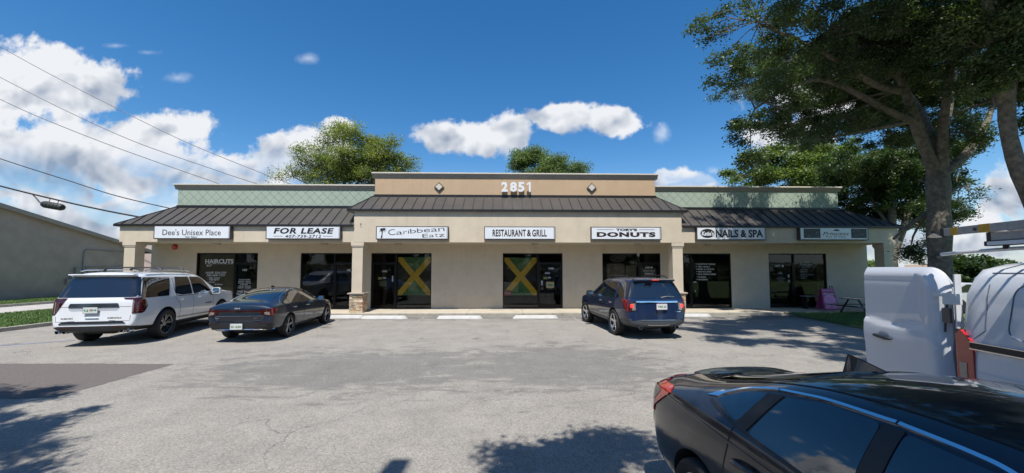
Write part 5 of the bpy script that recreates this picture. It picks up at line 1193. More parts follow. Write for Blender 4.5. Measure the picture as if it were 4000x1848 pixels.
# ---------------------------------------------------------------- van
def van():
    root = thing('cargo_van', 'white cargo van with one rear barn door swung open beside the charcoal sedan', 'van', world_children=False)
    m = paint('paint_van_white', (.57,.59,.615), 0, .38)
    # local: x forward, origin under rear right corner line; y 0 is the right flank, +y to the left
    W = 2.0
    def prof(k):   # body cross-section, right flank at y=0 (outwards is -y)
        return [(0.10,.34),(.0,.42),(-.015,.75),(-.012,1.05),(.0,1.30),(.012,1.45),(.045,1.75),(.085,1.92),(.15,2.0),(.30,2.055),(.60,2.085),(1.0,2.095)]
    P = prof(0); ring = P+[(W-y, z) for y, z in reversed(P[:-1])]
    mb = MB(); xs = [0,.02,.06,.15,.3,.6,1,2,3,3.9,4.3,4.8]
    for i, x in enumerate(xs):
        q = {0:.10,.02:.05,.06:.018}.get(x, 0.0); nose = 0
        for (y, z) in ring:
            yy = min(max(y, q-.015+max(0,(z-1.5))*.06*(q>0)), W-q+.015) if q else y; zz = min(z, 2.095-q*.9) if q else z
            dx = 0.0
            if z > 1.5 and x < .3: dx = (z-1.5)**2*.42
            if x > 4.2: zz = z if z < 1.2 else 1.2+(z-1.2)*(.12 if x > 4.5 else .55)
            mb.v.append((x+dx, yy, zz))
    n = len(ring)
    for i in range(len(xs)-1):
        for k in range(n-1): mb.face((i*n+k, (i+1)*n+k, (i+1)*n+k+1, i*n+k+1))
        mb.face((i*n+n-1, (i+1)*n+n-1, (i+1)*n, i*n))
    mb.face(range((len(xs)-1)*n, len(xs)*n)[::-1])
    body = on_obj('body', mb, m, root, smooth=38)
    # dark load space
    cg = MB()
    cg.box(.03,3,.09,W-.09,.50,.56); cg.box(2.9,3,.09,W-.09,.56,1.9); on_obj('load_space', cg, mat('load_dark', (.03,.03,.03), .8, var=.3), body)
    # closed left rear door
    d2 = MB(); d2.box(-.03,.02,W/2+.01,W-.06,.52,1.92); on_obj('rear_door', d2, m, body, bevel=.012)
    bp = MB(); bp.box(-.14,.02,.04,W-.04,.36,.54); on_obj('rear_bumper', bp, BLACKP, body, bevel=.03)
    bm = bmesh.new(); bm.from_mesh(body.data); bv = BVHTree.FromBMesh(bm); bm.free()
    lp = MB(); lp.prism([(-.012,-.026,.84),(-.012,-.026,1.36),(.03,-.026,1.40),(.15,-.026,1.28),(.15,-.026,.84)], (0,.07,0)); L_ = on_obj('tail_lamp', lp, mat('lamp_bright_red', (.50,.02,.015), .2, var=.1, coat=1.0), body, bevel=.008)
    on_obj('lamp_clear', MB().box(.02,.09,-.031,-.0262,.86,1.08), LAMPC, L_, bevel=.003)
    bx = MB(); bx.box(-.03,.0,.02,.10,.84,1.38); bx.box(-.03,.0,.03,.09,.55,.80); on_obj('lamp_housing', bx, BLACKP, body, bevel=.008)
    fr = MB(); fr.box(-.022,-.0121,.012,.10,1.10,1.14); fr.box(-.04,-.0121,.01,.06,1.25,1.30); fr.box(-.03,-.012,.0,.06,1.40,1.95); on_obj('door_frame', fr, m, body, bevel=.004)
    # sliding door track
    tr = MB(); tr.box(.12,2.0,-.026,-.008,1.235,1.285); t_ = on_obj('door_track', tr, BLACKP, body, bevel=.003); on_obj('track_trim', MB().box(.12,2.0,-.030,-.018,1.222,1.232).box(.12,2.0,-.027,-.018,1.288,1.296), SATIN, t_)
    # raised window blank outline and seams on the flank
    def loop(pts): 
        g = MB(); Q = []
        for p in rpoly(pts,.10,5): h = bv.ray_cast(Vector((p[0],-3,p[1])), Vector((0,1,0))); Q.append(h[0]+Vector((0,-.001,0)))
        g.tube(Q+[Q[0]], .006, 5); return g
    on_obj('window_outline', loop([(.42,1.38),(1.5,1.30),(1.5,1.86),(.46,1.86)]), mat('seam_grey',(.16,.17,.19),.6,var=0), body)
    def sline(pts, w=.004):
        g = MB(); Q = []
        for a, b in zip(pts, pts[1:]):
            for k in range(8):
                t = k/8; h = bv.ray_cast(Vector((lerp(a[0],b[0],t),-3,lerp(a[1],b[1],t))), Vector((0,1,0))); Q.append(h[0])
        g.tube(Q, w, 5); return g
    on_obj('panel_seam', sline([(.24,1.86),(.24,1.42),(.12,1.31)]), mat('seam_grey',(.16,.17,.19)), body)
    on_obj('panel_crease', sline([(.40,1.42),(.60,1.34),(1.0,1.14),(1.6,.98)], .009), m, body)
    on_obj('panel_seam', sline([(1.02,.60),(1.02,1.9)]), mat('seam_grey',(.16,.17,.19)), body); on_obj('panel_seam', sline([(2.45,.60),(2.45,1.9)]), mat('seam_grey',(.16,.17,.19)), body)
    on_obj('roof_gutter', sline([(.22,1.965),(3.4,1.965)], .007), mat('seam_grey',(.16,.17,.19)), body)
    on_obj('body_crease', sline([(.10,1.02),(3.6,.96)], .010), m, body)
    # hinge
    for z in (1.70,.72):
        hg = MB(); hg.box(-.06,.06,-.075,-.005,z-.055,z+.055); hg.box(-.17,-.06,-.075,-.055,z+.02,z+.05); hg.tube([(-.06,-.06,z-.06),(-.06,-.06,z+.06)], .016, 8); on_obj('door_hinge', hg, m, body, bevel=.006)
    hk = MB(); hk.box(-.13,-.05,-.03,0.0,1.45,1.60); hk.tube([(-.12,-.02,1.35),(-.10,-.02,1.55),(-.08,-.01,1.70)], .01, 6); on_obj('check_strap', hk, mat('strap_dark', (.10,.10,.11), .4, .5, var=.2), body)
    # the open door: u from hinge (0) to latch (1), outer skin
    Wd, z0, z1 = .98, .54, 2.03; NU, NZ = 28, 40; D = MB()
    def skin(u, v):
        x = u*Wd; z = lerp(z0, z1, v)
        dep = 0.0
        if u < .16: dep += .10*(1-u/.16)**2.2
        if v > .86: dep += .07*((v-.86)/.14)**2
        # recessed upper panel and crease above the lower bulge
        zc = 1.37-.10*max(0,(1-u-.0))*0 - .05*math.sin(min(1,(1-u)/.8)*math.pi)*.6
        if z > zc and .20 < u: dep += .022*min(1,(z-zc)/.02)*(1 if z < 1.90 else max(0,1-(z-1.90)/.03))*min(1,(u-.20)/.03)
        if z <= zc: dep += -.012*math.sin(min(1,(zc-z)/.30)*math.pi)
        if z < 1.12: dep += .03*((1.12-z)/.5)**1.5*(.3+.7*abs(math.sin(u*2.2+.3)))
        # rounded upper hinge corner
        r = .24; zz = z
        if u*Wd < r:
            q = 1-u*Wd/r; top = z1-r*(1-math.sqrt(max(0,1-q*q))); zz = z0+(top-z0)*v
        if z < .95: x = x + (.10*((.95-z)/.41)**1.2)*(1-u)
        elif z < 1.35: x = x + .05*math.sin((z-.95)/.4*math.pi)*(1-u)*(-1)*0
        return x, dep, zz
    for i in range(NU+1):
        for j in range(NZ+1):
            x, d, z = skin(i/NU, j/NZ); D.v.append((-x, d, z))
    for i in range(NU):
        for j in range(NZ): a = i*(NZ+1)+j; D.face((a, a+1, a+NZ+2, a+NZ+1))
    nb = len(D.v)
    for (x, d, z) in D.v[:nb]: D.v.append((x, .125, z))
    for i in range(NU):
        for j in range(NZ): a = nb+i*(NZ+1)+j; D.face((a, a+NZ+1, a+NZ+2, a+1))
    bd = [i*(NZ+1) for i in range(NU+1)]+[NU*(NZ+1)+j for j in range(1,NZ+1)]+[i*(NZ+1)+NZ for i in range(NU-1,-1,-1)]+[j for j in range(NZ-1,0,-1)]
    for a, b in zip(bd, bd[1:]+bd[:1]): D.face((a, b, nb+b, nb+a))
    door = on_obj('rear_door', D, m, root, smooth=30); door['label'] = 'open barn door with a black handle'
    door.location = (-.10,-.06,0); door.rotation_euler = (0,0,R(DOOR_ANG))
    dm_ = bmesh.new(); dm_.from_mesh(door.data); dv = BVHTree.FromBMesh(dm_); dm_.free()
    hp = []
    for k in range(9):
        t = k/8; x = -lerp(.58,.82,t); h = dv.ray_cast(Vector((x,-2,lerp(1.175,1.195,t))), Vector((0,1,0)))[0]; hp.append(h+Vector((0,-.006-.034*math.sin(math.pi*t)**.5,0)))
    on_obj('door_handle', MB().tube(hp, [.010]+[.019]*7+[.010], 8), BLACKP, door, smooth=50)
    cu = MB(); P2 = [(-.69+.075*math.cos(a*math.pi/12), 1.20+.055*math.sin(a*math.pi/12)) for a in range(24)]; cu.v = [tuple(dv.ray_cast(Vector((x,-2,z)), Vector((0,1,0)))[0]+Vector((0,-.0015,0))) for x, z in P2]; cu.face(range(24)); on_obj('handle_recess', cu, mat('recess_white', (.42,.44,.47), .4, var=.02), door)
    for s, y in ((-1,.12),(1,W-.12)):
        for x in (.85,4.0): w_ = wheel(root, x, y, .35, .23, 5, SATIN, s)
    # roof rack
    rk = MB()
    for x in (.70, 2.0, 3.2): rk.tube([(x,.06,2.0),(x,.02,2.13),(x,.0,2.17),(x,W,2.17),(x,W-.06,2.0)], .022, 6)
    on_obj('roof_rack', rk, mat('rack_white', (.72,.73,.74), .3, .2, var=.03), body, smooth=40)
    sb = MB(); sb.tube([(-.10,-.04,2.155),(.1,-.04,2.17),(.6,-.05,2.185),(2.6,-.05,2.185)], .017, 8); sb_ = on_obj('rack_rail', sb, mat('rack_white', (.72,.73,.74)), body, smooth=40)
    on_obj('rail_end', MB().tube([(-.13,-.04,2.15),(-.09,-.04,2.157)], .024, 8), BLACKP, sb_)
    cl = MB(); cl.box(.38,.75,-.10,-.02,2.215,2.262); on_obj('ladder_clamp', cl, BLACKP, body, bevel=.01); on_obj('clamp_pad', MB().box(.42,.9,-.112,-.101,2.222,2.255), WHITE, body); on_obj('clamp_post', MB().tube([(.52,-.06,2.215),(.52,-.06,2.185)], .02, 6), BLACKP, body)
    root.location = (VAN_X, VAN_Y, 0); root.rotation_euler = (0,0,R(-90-VAN_A))
    return root
VAN_X, VAN_Y, VAN_A, DOOR_ANG = 4.62, 3.82, 8.0, 2.0
# heading -y: local +x -> world -y ; local +y -> world +x
white_suv(); blue_suv(); dark_sedan(); near_sedan(); VAN = van()

# ladder lying on the van rack
def ladder():
    t = thing('ladder', 'grey extension ladder with yellow bands lying on the van roof rack', 'ladder', world_children=False)
    fg = mat('ladder_grey', (.38,.37,.35), .5, var=.15, scale=20); yl = mat('ladder_yellow', (.60,.33,.02), .5, var=.15, scale=15)
    for (x0, z, y0, y1, nm) in ((-.04,2.385,-.06,.36,'fly_rail'),(.38,2.302,-.03,.33,'base_rail')):
        for y in (y0, y1):
            mb = MB(); mb.box(x0,3.6,y-.014,y+.014,z-.038,z+.038); o = on_obj(nm, mb, fg, t, bevel=.004)
            if nm == 'fly_rail':
                for xa, xb in ((.06,.14),(.34,.44),(.72,.78),(1.4,1.5)): on_obj('yellow_band', MB().box(xa,xb,y-.016,y+.016,z-.039,z+.039), yl, o)
                on_obj('rung_bolt', MB().lathe([(0,-.006),(.016,-.004),(.018,0)], (.31,y-.016,z), seg=10), BLACKP, o)
            on_obj('end_cap', MB().box(x0-.004,x0+.03,y-.018,y+.018,z-.042,z+.042), BLACKP, o)
        mb = MB(); x = x0+.2
        while x < 3.5: mb.tube([(x,y0,z),(x,y1,z)], .014, 8); x += .305
        on_obj('rungs', mb, SATIN, t)
    sh = MB(); sh.prism([(-.13,-.08,2.335),(-.02,-.08,2.335),(-.04,-.08,2.35),(-.12,-.08,2.385),(-.2,-.08,2.35)], (0,.03,0)); on_obj('ladder_foot', sh, SATIN, t, bevel=.004)
    t.location = (VAN_X, VAN_Y, 0); t.rotation_euler = (0,0,R(-90-VAN_A-3)); return t
ladder()
# ================================================================== TREES
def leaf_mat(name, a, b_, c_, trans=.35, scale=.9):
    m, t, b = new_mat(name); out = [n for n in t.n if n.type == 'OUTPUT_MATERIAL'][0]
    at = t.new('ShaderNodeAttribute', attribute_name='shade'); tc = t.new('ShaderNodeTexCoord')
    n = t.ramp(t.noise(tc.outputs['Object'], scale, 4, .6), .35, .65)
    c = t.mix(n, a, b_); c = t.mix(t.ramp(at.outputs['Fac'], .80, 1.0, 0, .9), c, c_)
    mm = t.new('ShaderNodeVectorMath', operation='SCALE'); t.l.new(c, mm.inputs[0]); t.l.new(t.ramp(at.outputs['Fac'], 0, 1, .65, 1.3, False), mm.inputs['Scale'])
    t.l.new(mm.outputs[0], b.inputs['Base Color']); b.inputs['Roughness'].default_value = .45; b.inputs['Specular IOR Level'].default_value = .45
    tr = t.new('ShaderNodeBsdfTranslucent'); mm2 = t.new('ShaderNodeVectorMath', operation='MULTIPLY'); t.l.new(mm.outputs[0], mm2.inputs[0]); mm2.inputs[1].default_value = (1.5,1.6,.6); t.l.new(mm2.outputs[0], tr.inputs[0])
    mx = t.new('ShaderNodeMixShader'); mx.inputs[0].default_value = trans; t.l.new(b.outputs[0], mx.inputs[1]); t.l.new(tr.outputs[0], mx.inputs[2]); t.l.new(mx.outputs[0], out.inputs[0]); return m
OAKL = leaf_mat('oak_leaves', (.052,.085,.033), (.08,.115,.042), (.13,.165,.06))
DARKL = leaf_mat('dark_leaves', (.035,.065,.020), (.055,.09,.028), (.12,.15,.04))
LIGHTL = leaf_mat('light_leaves', (.10,.155,.045), (.14,.19,.055), (.23,.25,.06), .42)
YELL = leaf_mat('yellowing_leaves', (.13,.17,.06), (.22,.25,.085), (.42,.38,.09), .5, scale=.6)
MIDL = leaf_mat('grey_green_leaves', (.11,.16,.07), (.15,.20,.08), (.22,.25,.10), .45)

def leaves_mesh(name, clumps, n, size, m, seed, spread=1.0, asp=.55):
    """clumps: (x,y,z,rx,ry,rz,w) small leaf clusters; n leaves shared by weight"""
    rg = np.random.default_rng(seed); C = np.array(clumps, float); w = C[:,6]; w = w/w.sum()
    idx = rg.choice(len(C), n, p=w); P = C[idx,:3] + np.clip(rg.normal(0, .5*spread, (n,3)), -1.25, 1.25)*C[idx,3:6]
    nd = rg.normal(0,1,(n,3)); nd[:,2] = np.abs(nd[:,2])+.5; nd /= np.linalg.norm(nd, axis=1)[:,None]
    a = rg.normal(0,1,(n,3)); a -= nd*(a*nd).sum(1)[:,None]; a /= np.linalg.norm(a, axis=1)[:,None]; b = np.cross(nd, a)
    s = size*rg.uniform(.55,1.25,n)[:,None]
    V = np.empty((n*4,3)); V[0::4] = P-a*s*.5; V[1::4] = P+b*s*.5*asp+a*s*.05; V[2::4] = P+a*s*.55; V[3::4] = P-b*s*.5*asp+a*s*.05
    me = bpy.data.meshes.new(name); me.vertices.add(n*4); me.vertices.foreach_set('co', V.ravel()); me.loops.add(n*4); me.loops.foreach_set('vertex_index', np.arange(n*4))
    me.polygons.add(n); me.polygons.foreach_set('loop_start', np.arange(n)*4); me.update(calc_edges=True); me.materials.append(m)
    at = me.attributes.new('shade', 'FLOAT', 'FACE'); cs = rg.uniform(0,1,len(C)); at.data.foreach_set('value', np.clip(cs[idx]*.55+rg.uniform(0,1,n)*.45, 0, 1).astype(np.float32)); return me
def curve(a, b, k=6, sag=.0, jit=.08, rg=random):
    a, b = Vector(a), Vector(b); L = (b-a).length; j1 = Vector([rg.uniform(-1,1)*jit*L for _ in range(3)]); pts = []
    for i in range(k+1):
        t = i/k; pts.append(a.lerp(b, t) + j1*math.sin(math.pi*t) + Vector((0,0,sag*L))*math.sin(math.pi*t))
    return pts
def tree(label, cat, base, trunk, limbs, groups, m, nleaf, lsize, seed, spread=1.0, cl_r=.38, per=10, group=None, name='tree', bark=BARK, twigs=4, twr=.014):
    """trunk/limbs: ([points], r0, r1); groups: (x,y,z,rxy,rz,w)"""
    rg = random.Random(seed); root = thing(name, label, cat, base, group=group)
    wood = MB(); anchor = []
    for i, (pts, r0, r1) in enumerate([trunk]+limbs):
        P = [Vector(p) for p in pts]; Q = []
        for a, b in zip(P, P[1:]):
            n = max(2, int((b-a).length/.35))
            for k in range(n): Q.append(a.lerp(b, k/n))
        Q.append(P[-1])
        for _ in range(3): Q = [Q[0]]+[(Q[j-1]+Q[j]*2+Q[j+1])/4 for j in range(1,len(Q)-1)]+[Q[-1]]
        rr = []
        for j in range(len(Q)):
            t = j/(len(Q)-1); r = lerp(r0, r1, t**.85)*(1+.06*math.sin(j*1.7+i))
            if i == 0 and Q[j].z < .5: r *= 1+1.1*(.5-max(Q[j].z,0))**1.4*1.2
            rr.append(r)
        wood.tube(Q, rr, 14 if i == 0 else 9)
        anchor += [(q, rr[j]) for j, q in enumerate(Q) if i > 0 or q.z > base[2]+(P[-1].z-base[2])*.45]
    tk = obj('trunk', wood, bark, root, smooth=60)
    clumps = []; tw = MB()
    for (x, y, z, rx, rz, w) in groups:
        ry = rx*.8; vol = rx*ry*rz; n = max(8, int(per*vol/(cl_r**1.5)*.9*(.35+.65*w)))
        subs = []
        for _ in range(n):
            while True:
                p = (rg.uniform(-1,1), rg.uniform(-1,1), rg.uniform(-1,1))
                if sum(q*q for q in p) < 1: break
            k = (sum(q*q for q in p)**.5)**.35/max(sum(q*q for q in p)**.5, .05)*(.55+.45*rg.random()) if rg.random() < .6 else 1
            c = Vector((x+p[0]*rx*min(k,1.6), y+p[1]*ry*min(k,1.6), z+p[2]*rz*min(k,1.6))); s = cl_r*rg.uniform(.55,1.3)
            clumps.append((c.x, c.y, c.z, s, s, s*.6, s**2*w)); subs.append((c, s))
        g = Vector((x, y, z)); a = min(anchor, key=lambda q: (q[0]-g).length + (0 if q[0].z < g.z+.6 else 1.5))
        L = (g-a[0]).length; r0 = min(a[1]*.7, .02+.022*L)
        bp = curve(a[0], g, 9, .06, .10, rg); tw.tube(bp, [lerp(r0, r0*.35, i/9) for i in range(10)], 6)
        for (c, s) in subs:
            q = min(bp, key=lambda v: (v-c).length+rg.uniform(0,.5)); cp = curve(q, c, 4, .04, .15, rg)
            tw.tube(cp, [lerp(max(twr, r0*.25), twr*.5, i/4) for i in range(5)], 4, cap=False)
            for _ in range(twigs):
                e = c+Vector((rg.uniform(-1,1),rg.uniform(-1,1),rg.uniform(-.6,.6)))*s*.9
                tw.tube([c.lerp(q,.15), c.lerp(e,.6)+Vector((0,0,.03)), e], [twr*.5,twr*.4,twr*.25], 3, cap=False)
    obj('branches', tw, bark, root, smooth=60)
    cr = link('crown', leaves_mesh('crown', clumps, nleaf, lsize, m, seed+5, spread), root); return root

OAK = [(6.55,9.5,8.42,1.57,.79,.7),(8.99,10,8.62,1.96,1.03,.75),(12.5,11,9.58,2.27,1.25,1),(11.58,8.5,7.89,1.32,.97,1),(5.86,9.3,7.19,.77,.58,.7),(7.34,9.8,6.89,1.11,.46,.7),(9.38,10.5,7.6,1.2,.5,.7),(11.79,11,8.1,1.4,.7,.6),(12.63,10,7.9,1.3,.6,.6),
 (6.31,9.6,5.67,.38,.74,.8),(7.36,10,6.32,.72,.41,.8),(11.49,11.5,6.81,1.19,.42,.35),(13.52,11.8,6.71,1.07,.59,.25),(9.93,11.5,6.04,1.0,.35,.5),(10.25,11.0,6.48,.68,.34,.4),(14.08,11,6.15,.57,.63,.6),(15.86,12.6,4.82,.29,1.04,.35),
 (14.29,13,2.53,.3,.43,.8),(12.81,10,6.9,.8,.3,.25),(6.39,9.6,4.84,.3,.2,.5),(8.16,10.5,5.91,.54,.27,.5),(10.97,11,8.68,1.82,1.02,1),(12.69,10,8.45,1.65,.93,1),
 (13.5,15.1,7.6,1.8,.5,1),(16.2,15.2,7.4,1.6,.5,1),(18.2,15.6,7.6,1.0,.5,1),(11.5,15.0,7.8,1.2,.4,.8),(15,14.4,8.4,2.4,.7,1),(13.0,13.4,9.6,2.2,.9,1),(15.4,13.0,9.8,2.0,.9,1),(17.6,13.2,8.8,1.4,1.0,1),(10.6,13.2,9.6,1.4,.7,.8),(18.6,15.2,8.0,1.2,1.0,1),(9.6,14.6,9.2,1.4,.6,.6),(17.4,15,9,1.6,1,1),(11.6,15.8,10.2,1.8,.8,.9),(14,14,10.5,2,1,1),(16.5,16,10,1.8,.9,1),(12.4,15.4,8.6,1.6,.6,.9),(12.6,14.5,9.0,2.2,1.1,.8),(15.2,14.8,9.2,2.0,1.2,.9),(10.9,15.2,9.4,1.1,.6,.5),(14.2,15.6,8.2,1.6,.7,.8),(16.5,14.4,8.2,1.4,1.0,.8),(16.6,12,8.6,1.6,1.2,.9)]
tree('large live oak with a thick forked trunk arching over the right end of the shops', 'tree', (13.55,11.6,0),
     ([(13.6,11.6,-.1),(13.55,11.6,1.0),(13.55,11.6,2.2),(13.6,11.6,3.46),(13.66,11.6,4.9),(13.7,11.65,5.4)], .29, .27),
     [([(13.64,11.6,4.9),(13.45,11.6,5.47),(12.97,11.5,6.23),(12.56,11.3,7.12),(12.16,11.2,8.02),(11.57,11.0,9.05)], .20, .07),
      ([(13.75,11.7,5.0),(13.79,11.8,6.44),(13.78,12.2,7.48),(13.73,12.8,8.8)], .15, .06), ([(13.8,11.8,5.1),(14.53,12.0,6.84),(15.15,12.3,8.16),(15.79,12.6,9.4)], .15, .06),
      ([(13.7,11.5,5.0),(14.47,11.5,5.5),(15.43,11.7,6.5),(16.2,12,7.6)], .16, .06), ([(13.7,11.5,5.2),(13.4,11.2,6.3),(13.2,10.8,7.4),(12.9,10.4,8.4)], .16, .06),
      ([(12.7,11.4,6.6),(11.9,11.2,6.75),(11.06,11.0,7.01),(10,10.7,7.3),(8.97,10.4,7.45),(7.6,10.0,6.9),(6.6,9.7,6.2)], .11, .03),
      ([(12.35,11.3,7.5),(11.1,10.9,7.4),(9.97,10.5,7.79),(8.37,10.1,8.23),(6.8,9.7,8.5)], .11, .03),
      ([(14.1,12.0,4.06),(13.34,12.2,3.53),(12.85,12.3,3.0)], .09, .04), ([(13.8,11.9,3.9),(13.6,12.4,3.3),(14.0,12.8,2.9)], .05, .02)],
     OAK, OAKL, 400000, .076, 11, cl_r=.28, per=3.4)
# overhead foliage of the same row of street trees, above the frame: shades the bays on the right
tree('street oak standing beside the van whose crown spreads over the right hand bays', 'tree', (13.1,7.2,0),
     ([(14.2,8.8,-.1),(13.7,8.8,1.0),(12.97,8.8,2.36),(12.59,8.8,3.88),(12.2,8.8,4.65),(11.97,8.7,5.62),(11.9,8.6,6.4),(12.05,8.4,7.39),(12,8,9)], .21, .11),
     [([(11.95,8.7,6.0),(10.8,8.0,7.6),(9.6,7.2,9.0)], .14, .06), ([(12,8.5,7.0),(12.6,7.6,8.6),(13,6.8,9.8)], .12, .05), ([(12.2,8.8,4.9),(12.7,9.2,6.0),(13.4,9.4,7.2)], .12, .05)],
     [(11.6,8.0,6.3,.8,.9,1),(12.4,8.2,6.9,.8,.9,1),(11.0,8.2,7.0,.9,.7,1),(12.11,8.6,6.6,.7,.7,1),(5.9,6.4,8.9,.8,.5,.6),(9.6,8.2,10.6,2.0,.7,.9),(12.2,5.4,9.8,1.5,.8,.9),(10.6,9.6,10.8,2.0,.7,.9),(7.9,9.4,10.2,1.3,.5,.7),(12.8,9.8,10.4,1.8,.8,1),(8.0,4.2,9.2,1.4,.6,.7),(9.6,3.2,9.0,1.5,.6,.8),(7.6,8.3,9.4,1.2,.5,.7),(11.4,8.0,7.9,1.3,.8,1),(7.2,5.4,9.3,1.2,.7,.7),(9.0,5.2,9.6,1.5,.7,.75),(10.8,6.2,9.6,1.6,.8,.8),(8.8,7.0,10.0,1.3,.6,.6),(12.6,7.4,9.4,1.6,.9,1),(13.4,9.2,7.4,1.1,.8,1),(6.6,7.3,9.6,.9,.5,.5),(10.2,8.4,9.4,1.2,.6,.7),(13.6,8.9,5.9,.6,.7,.8),(11.2,4.6,8.8,1.3,.6,.7)],
     OAKL, 230000, .085, 12, cl_r=.34, per=3.0)
tree('tall dark tree with a slim pale trunk just behind the right end column', 'tree', (19.75,19,0),
     ([(19.7,19,-.1),(19.73,19,1.96),(19.82,19,4.39),(19.81,19,6.64),(19.88,19,9.13)], .25, .10),
     [([(19.75,19,2.6),(20.31,19,3.9),(21.05,19.1,5.62),(21.77,19.2,7.27)], .20, .08), ([(19.8,19,4.0),(19.3,19.4,5.4),(18.9,19.6,6.8)], .10, .04), ([(20.4,19,4.0),(22.4,19,4.8),(23.8,19.5,6.6)], .11, .05)],
     [(19.33,19.5,7.18,2.42,1.21,1),(21.46,19.5,6.98,2.22,1.41,1),(20.6,20,5.37,2.27,1.24,1),(19.82,21,5.98,1.3,.87,1),(21.86,19,5.21,1.57,.98,1),(24.46,20,7.34,1.24,1.24,1),(21.61,19,8.1,2.36,.79,1),(21.16,22,4.52,1.59,.57,1),(23.15,20,3.88,.62,.72,.5)],
     DARKL, 130000, .11, 13, cl_r=.45, per=3.0)
tree('light green tree rising behind the right hand green parapet', 'tree', (21.5,28,0), ([(21.5,28,0),(21.4,28,3.5),(21.6,28,7.4)], .35, .14),
     [([(21.4,28,4.5),(19.6,27.5,7),(18.2,27,8.6)], .16, .05), ([(21.5,28,5),(23.5,28,7.5),(25,28,9.4)], .16, .05), ([(21.5,28,6),(21.3,27.5,8.4),(21.8,27,10)], .14, .04)],
     [(17.64,27,8.82,1.68,.78,1),(19.42,27,9.56,1.95,1.26,1),(22.08,27,10.02,2.23,1.4,1),(25.33,28,10.03,2.03,1.74,1),(20.55,27,8.55,2.51,.7,1),(24.36,28,8.81,2.32,.87,1)], LIGHTL, 60000, .17, 14, cl_r=.6, per=3.2, twr=.02)
tree('yellowing airy tree rising behind the left green parapet', 'tree', (-13,32,0), ([(-13,32,0),(-12.9,32,4),(-13.1,32,8.6)], .40, .18),
     [([(-13,32,7.4),(-14.4,32,9.6),(-15.8,32,11.3)], .15, .04), ([(-13,32,8),(-13.4,32,10.8),(-13.3,32,13.4)], .16, .04), ([(-13,32,7.8),(-11.4,32,10.2),(-9.8,32,11.8)], .15, .04), ([(-13,32,6.8),(-15.6,32,8.8),(-17.4,32,9.7)], .12, .03), ([(-13,32,6.8),(-10.6,32,8.6),(-8.2,32,10)], .12, .03)],
     [(-13.2,32,12.91,1.99,1.32,.8),(-15.4,32,11.54,1.82,.93,.8),(-17.48,32,9.85,1.49,.73,.7),(-12.1,32,10.89,3.14,1.49,.9),(-9.65,32,11.75,1.99,1.32,.9),(-8.3,32,10.07,1.16,.93,.8),(-8.9,32.2,11.1,1.3,.8,.8),(-11.6,32,13.0,1.6,.8,.8),(-14.6,32,12.6,1.2,.7,.6),(-13.42,32,13.75,.99,.6,.6),(-14.38,32,9.87,2.65,.83,.8),(-10.44,32,9.73,2.98,.73,1),(-11.3,32.4,11.6,2.4,1.3,.8),(-15.0,32.3,10.4,2.6,1.1,.8),(-7.98,32,11.09,.83,.66,.5),(-13,32,8.2,3.4,.9,.9)], YELL, 70000, .14, 15, 1.25, cl_r=.58, per=3.6, twr=.025)
tree('small grey green treetop showing just above the house number parapet', 'tree', (4,36,0), ([(4,36,0),(4,36,5),(3.9,36,10)], .3, .12),
     [([(4,36,8),(2.6,36,10.4),(1.6,36,12)], .12, .04), ([(4,36,8.5),(5.4,36,10.6),(6.6,36,11.4)], .12, .04)],
     [(2.09,36,12.19,1.68,.89,.9),(4.55,36,11.93,2.05,.82,.9),(6.82,36,11.57,1.56,.6,.9),(1.9,36,12.5,.9,.5,.6),(3.2,36,12.7,1.3,.6,.8),(4.2,36,10.6,3.2,.8,1)], MIDL, 42000, .16, 16, 1.25, cl_r=.65, per=4, twr=.025)
def bushy(label, x, y, top, w, seed, m=DARKL):
    tree(label, 'tree', (x,y,0), ([(x,y,0),(x,y,top*.4),(x+.1,y,top*.75)], .18, .07), [([(x,y,top*.3),(x-w*.25,y,top*.6)], .08, .03), ([(x,y,top*.3),(x+w*.25,y,top*.6)], .08, .03)],
         [(x,y,top*.66,w*.42,top*.30,1),(x-w*.3,y,top*.45,w*.24,top*.30,1),(x+w*.3,y,top*.45,w*.24,top*.30,1),(x,y,top*.3,w*.45,top*.25,1)], m, 16000, .30, seed, cl_r=.55, per=2.5, group='rounded trees beyond the shops on the right', name='bushy_tree', twigs=1)
bushy('rounded dark green tree filling the gap between van door and van body', 41.5, 33, 3.35, 5.6, 31)
bushy('rounded tree beyond the white far building, right of the oak trunk', 63, 52, 3.7, 8, 32)
bushy('low rounded tree farthest right above the van roof', 57, 44, 3.3, 7, 33)
bushy('low rounded tree seen past the right end column', 44, 47, 3.4, 8, 34, MIDL)
bushy('low tree just right of the shop wall end', 38, 46, 3.9, 6, 35, MIDL)
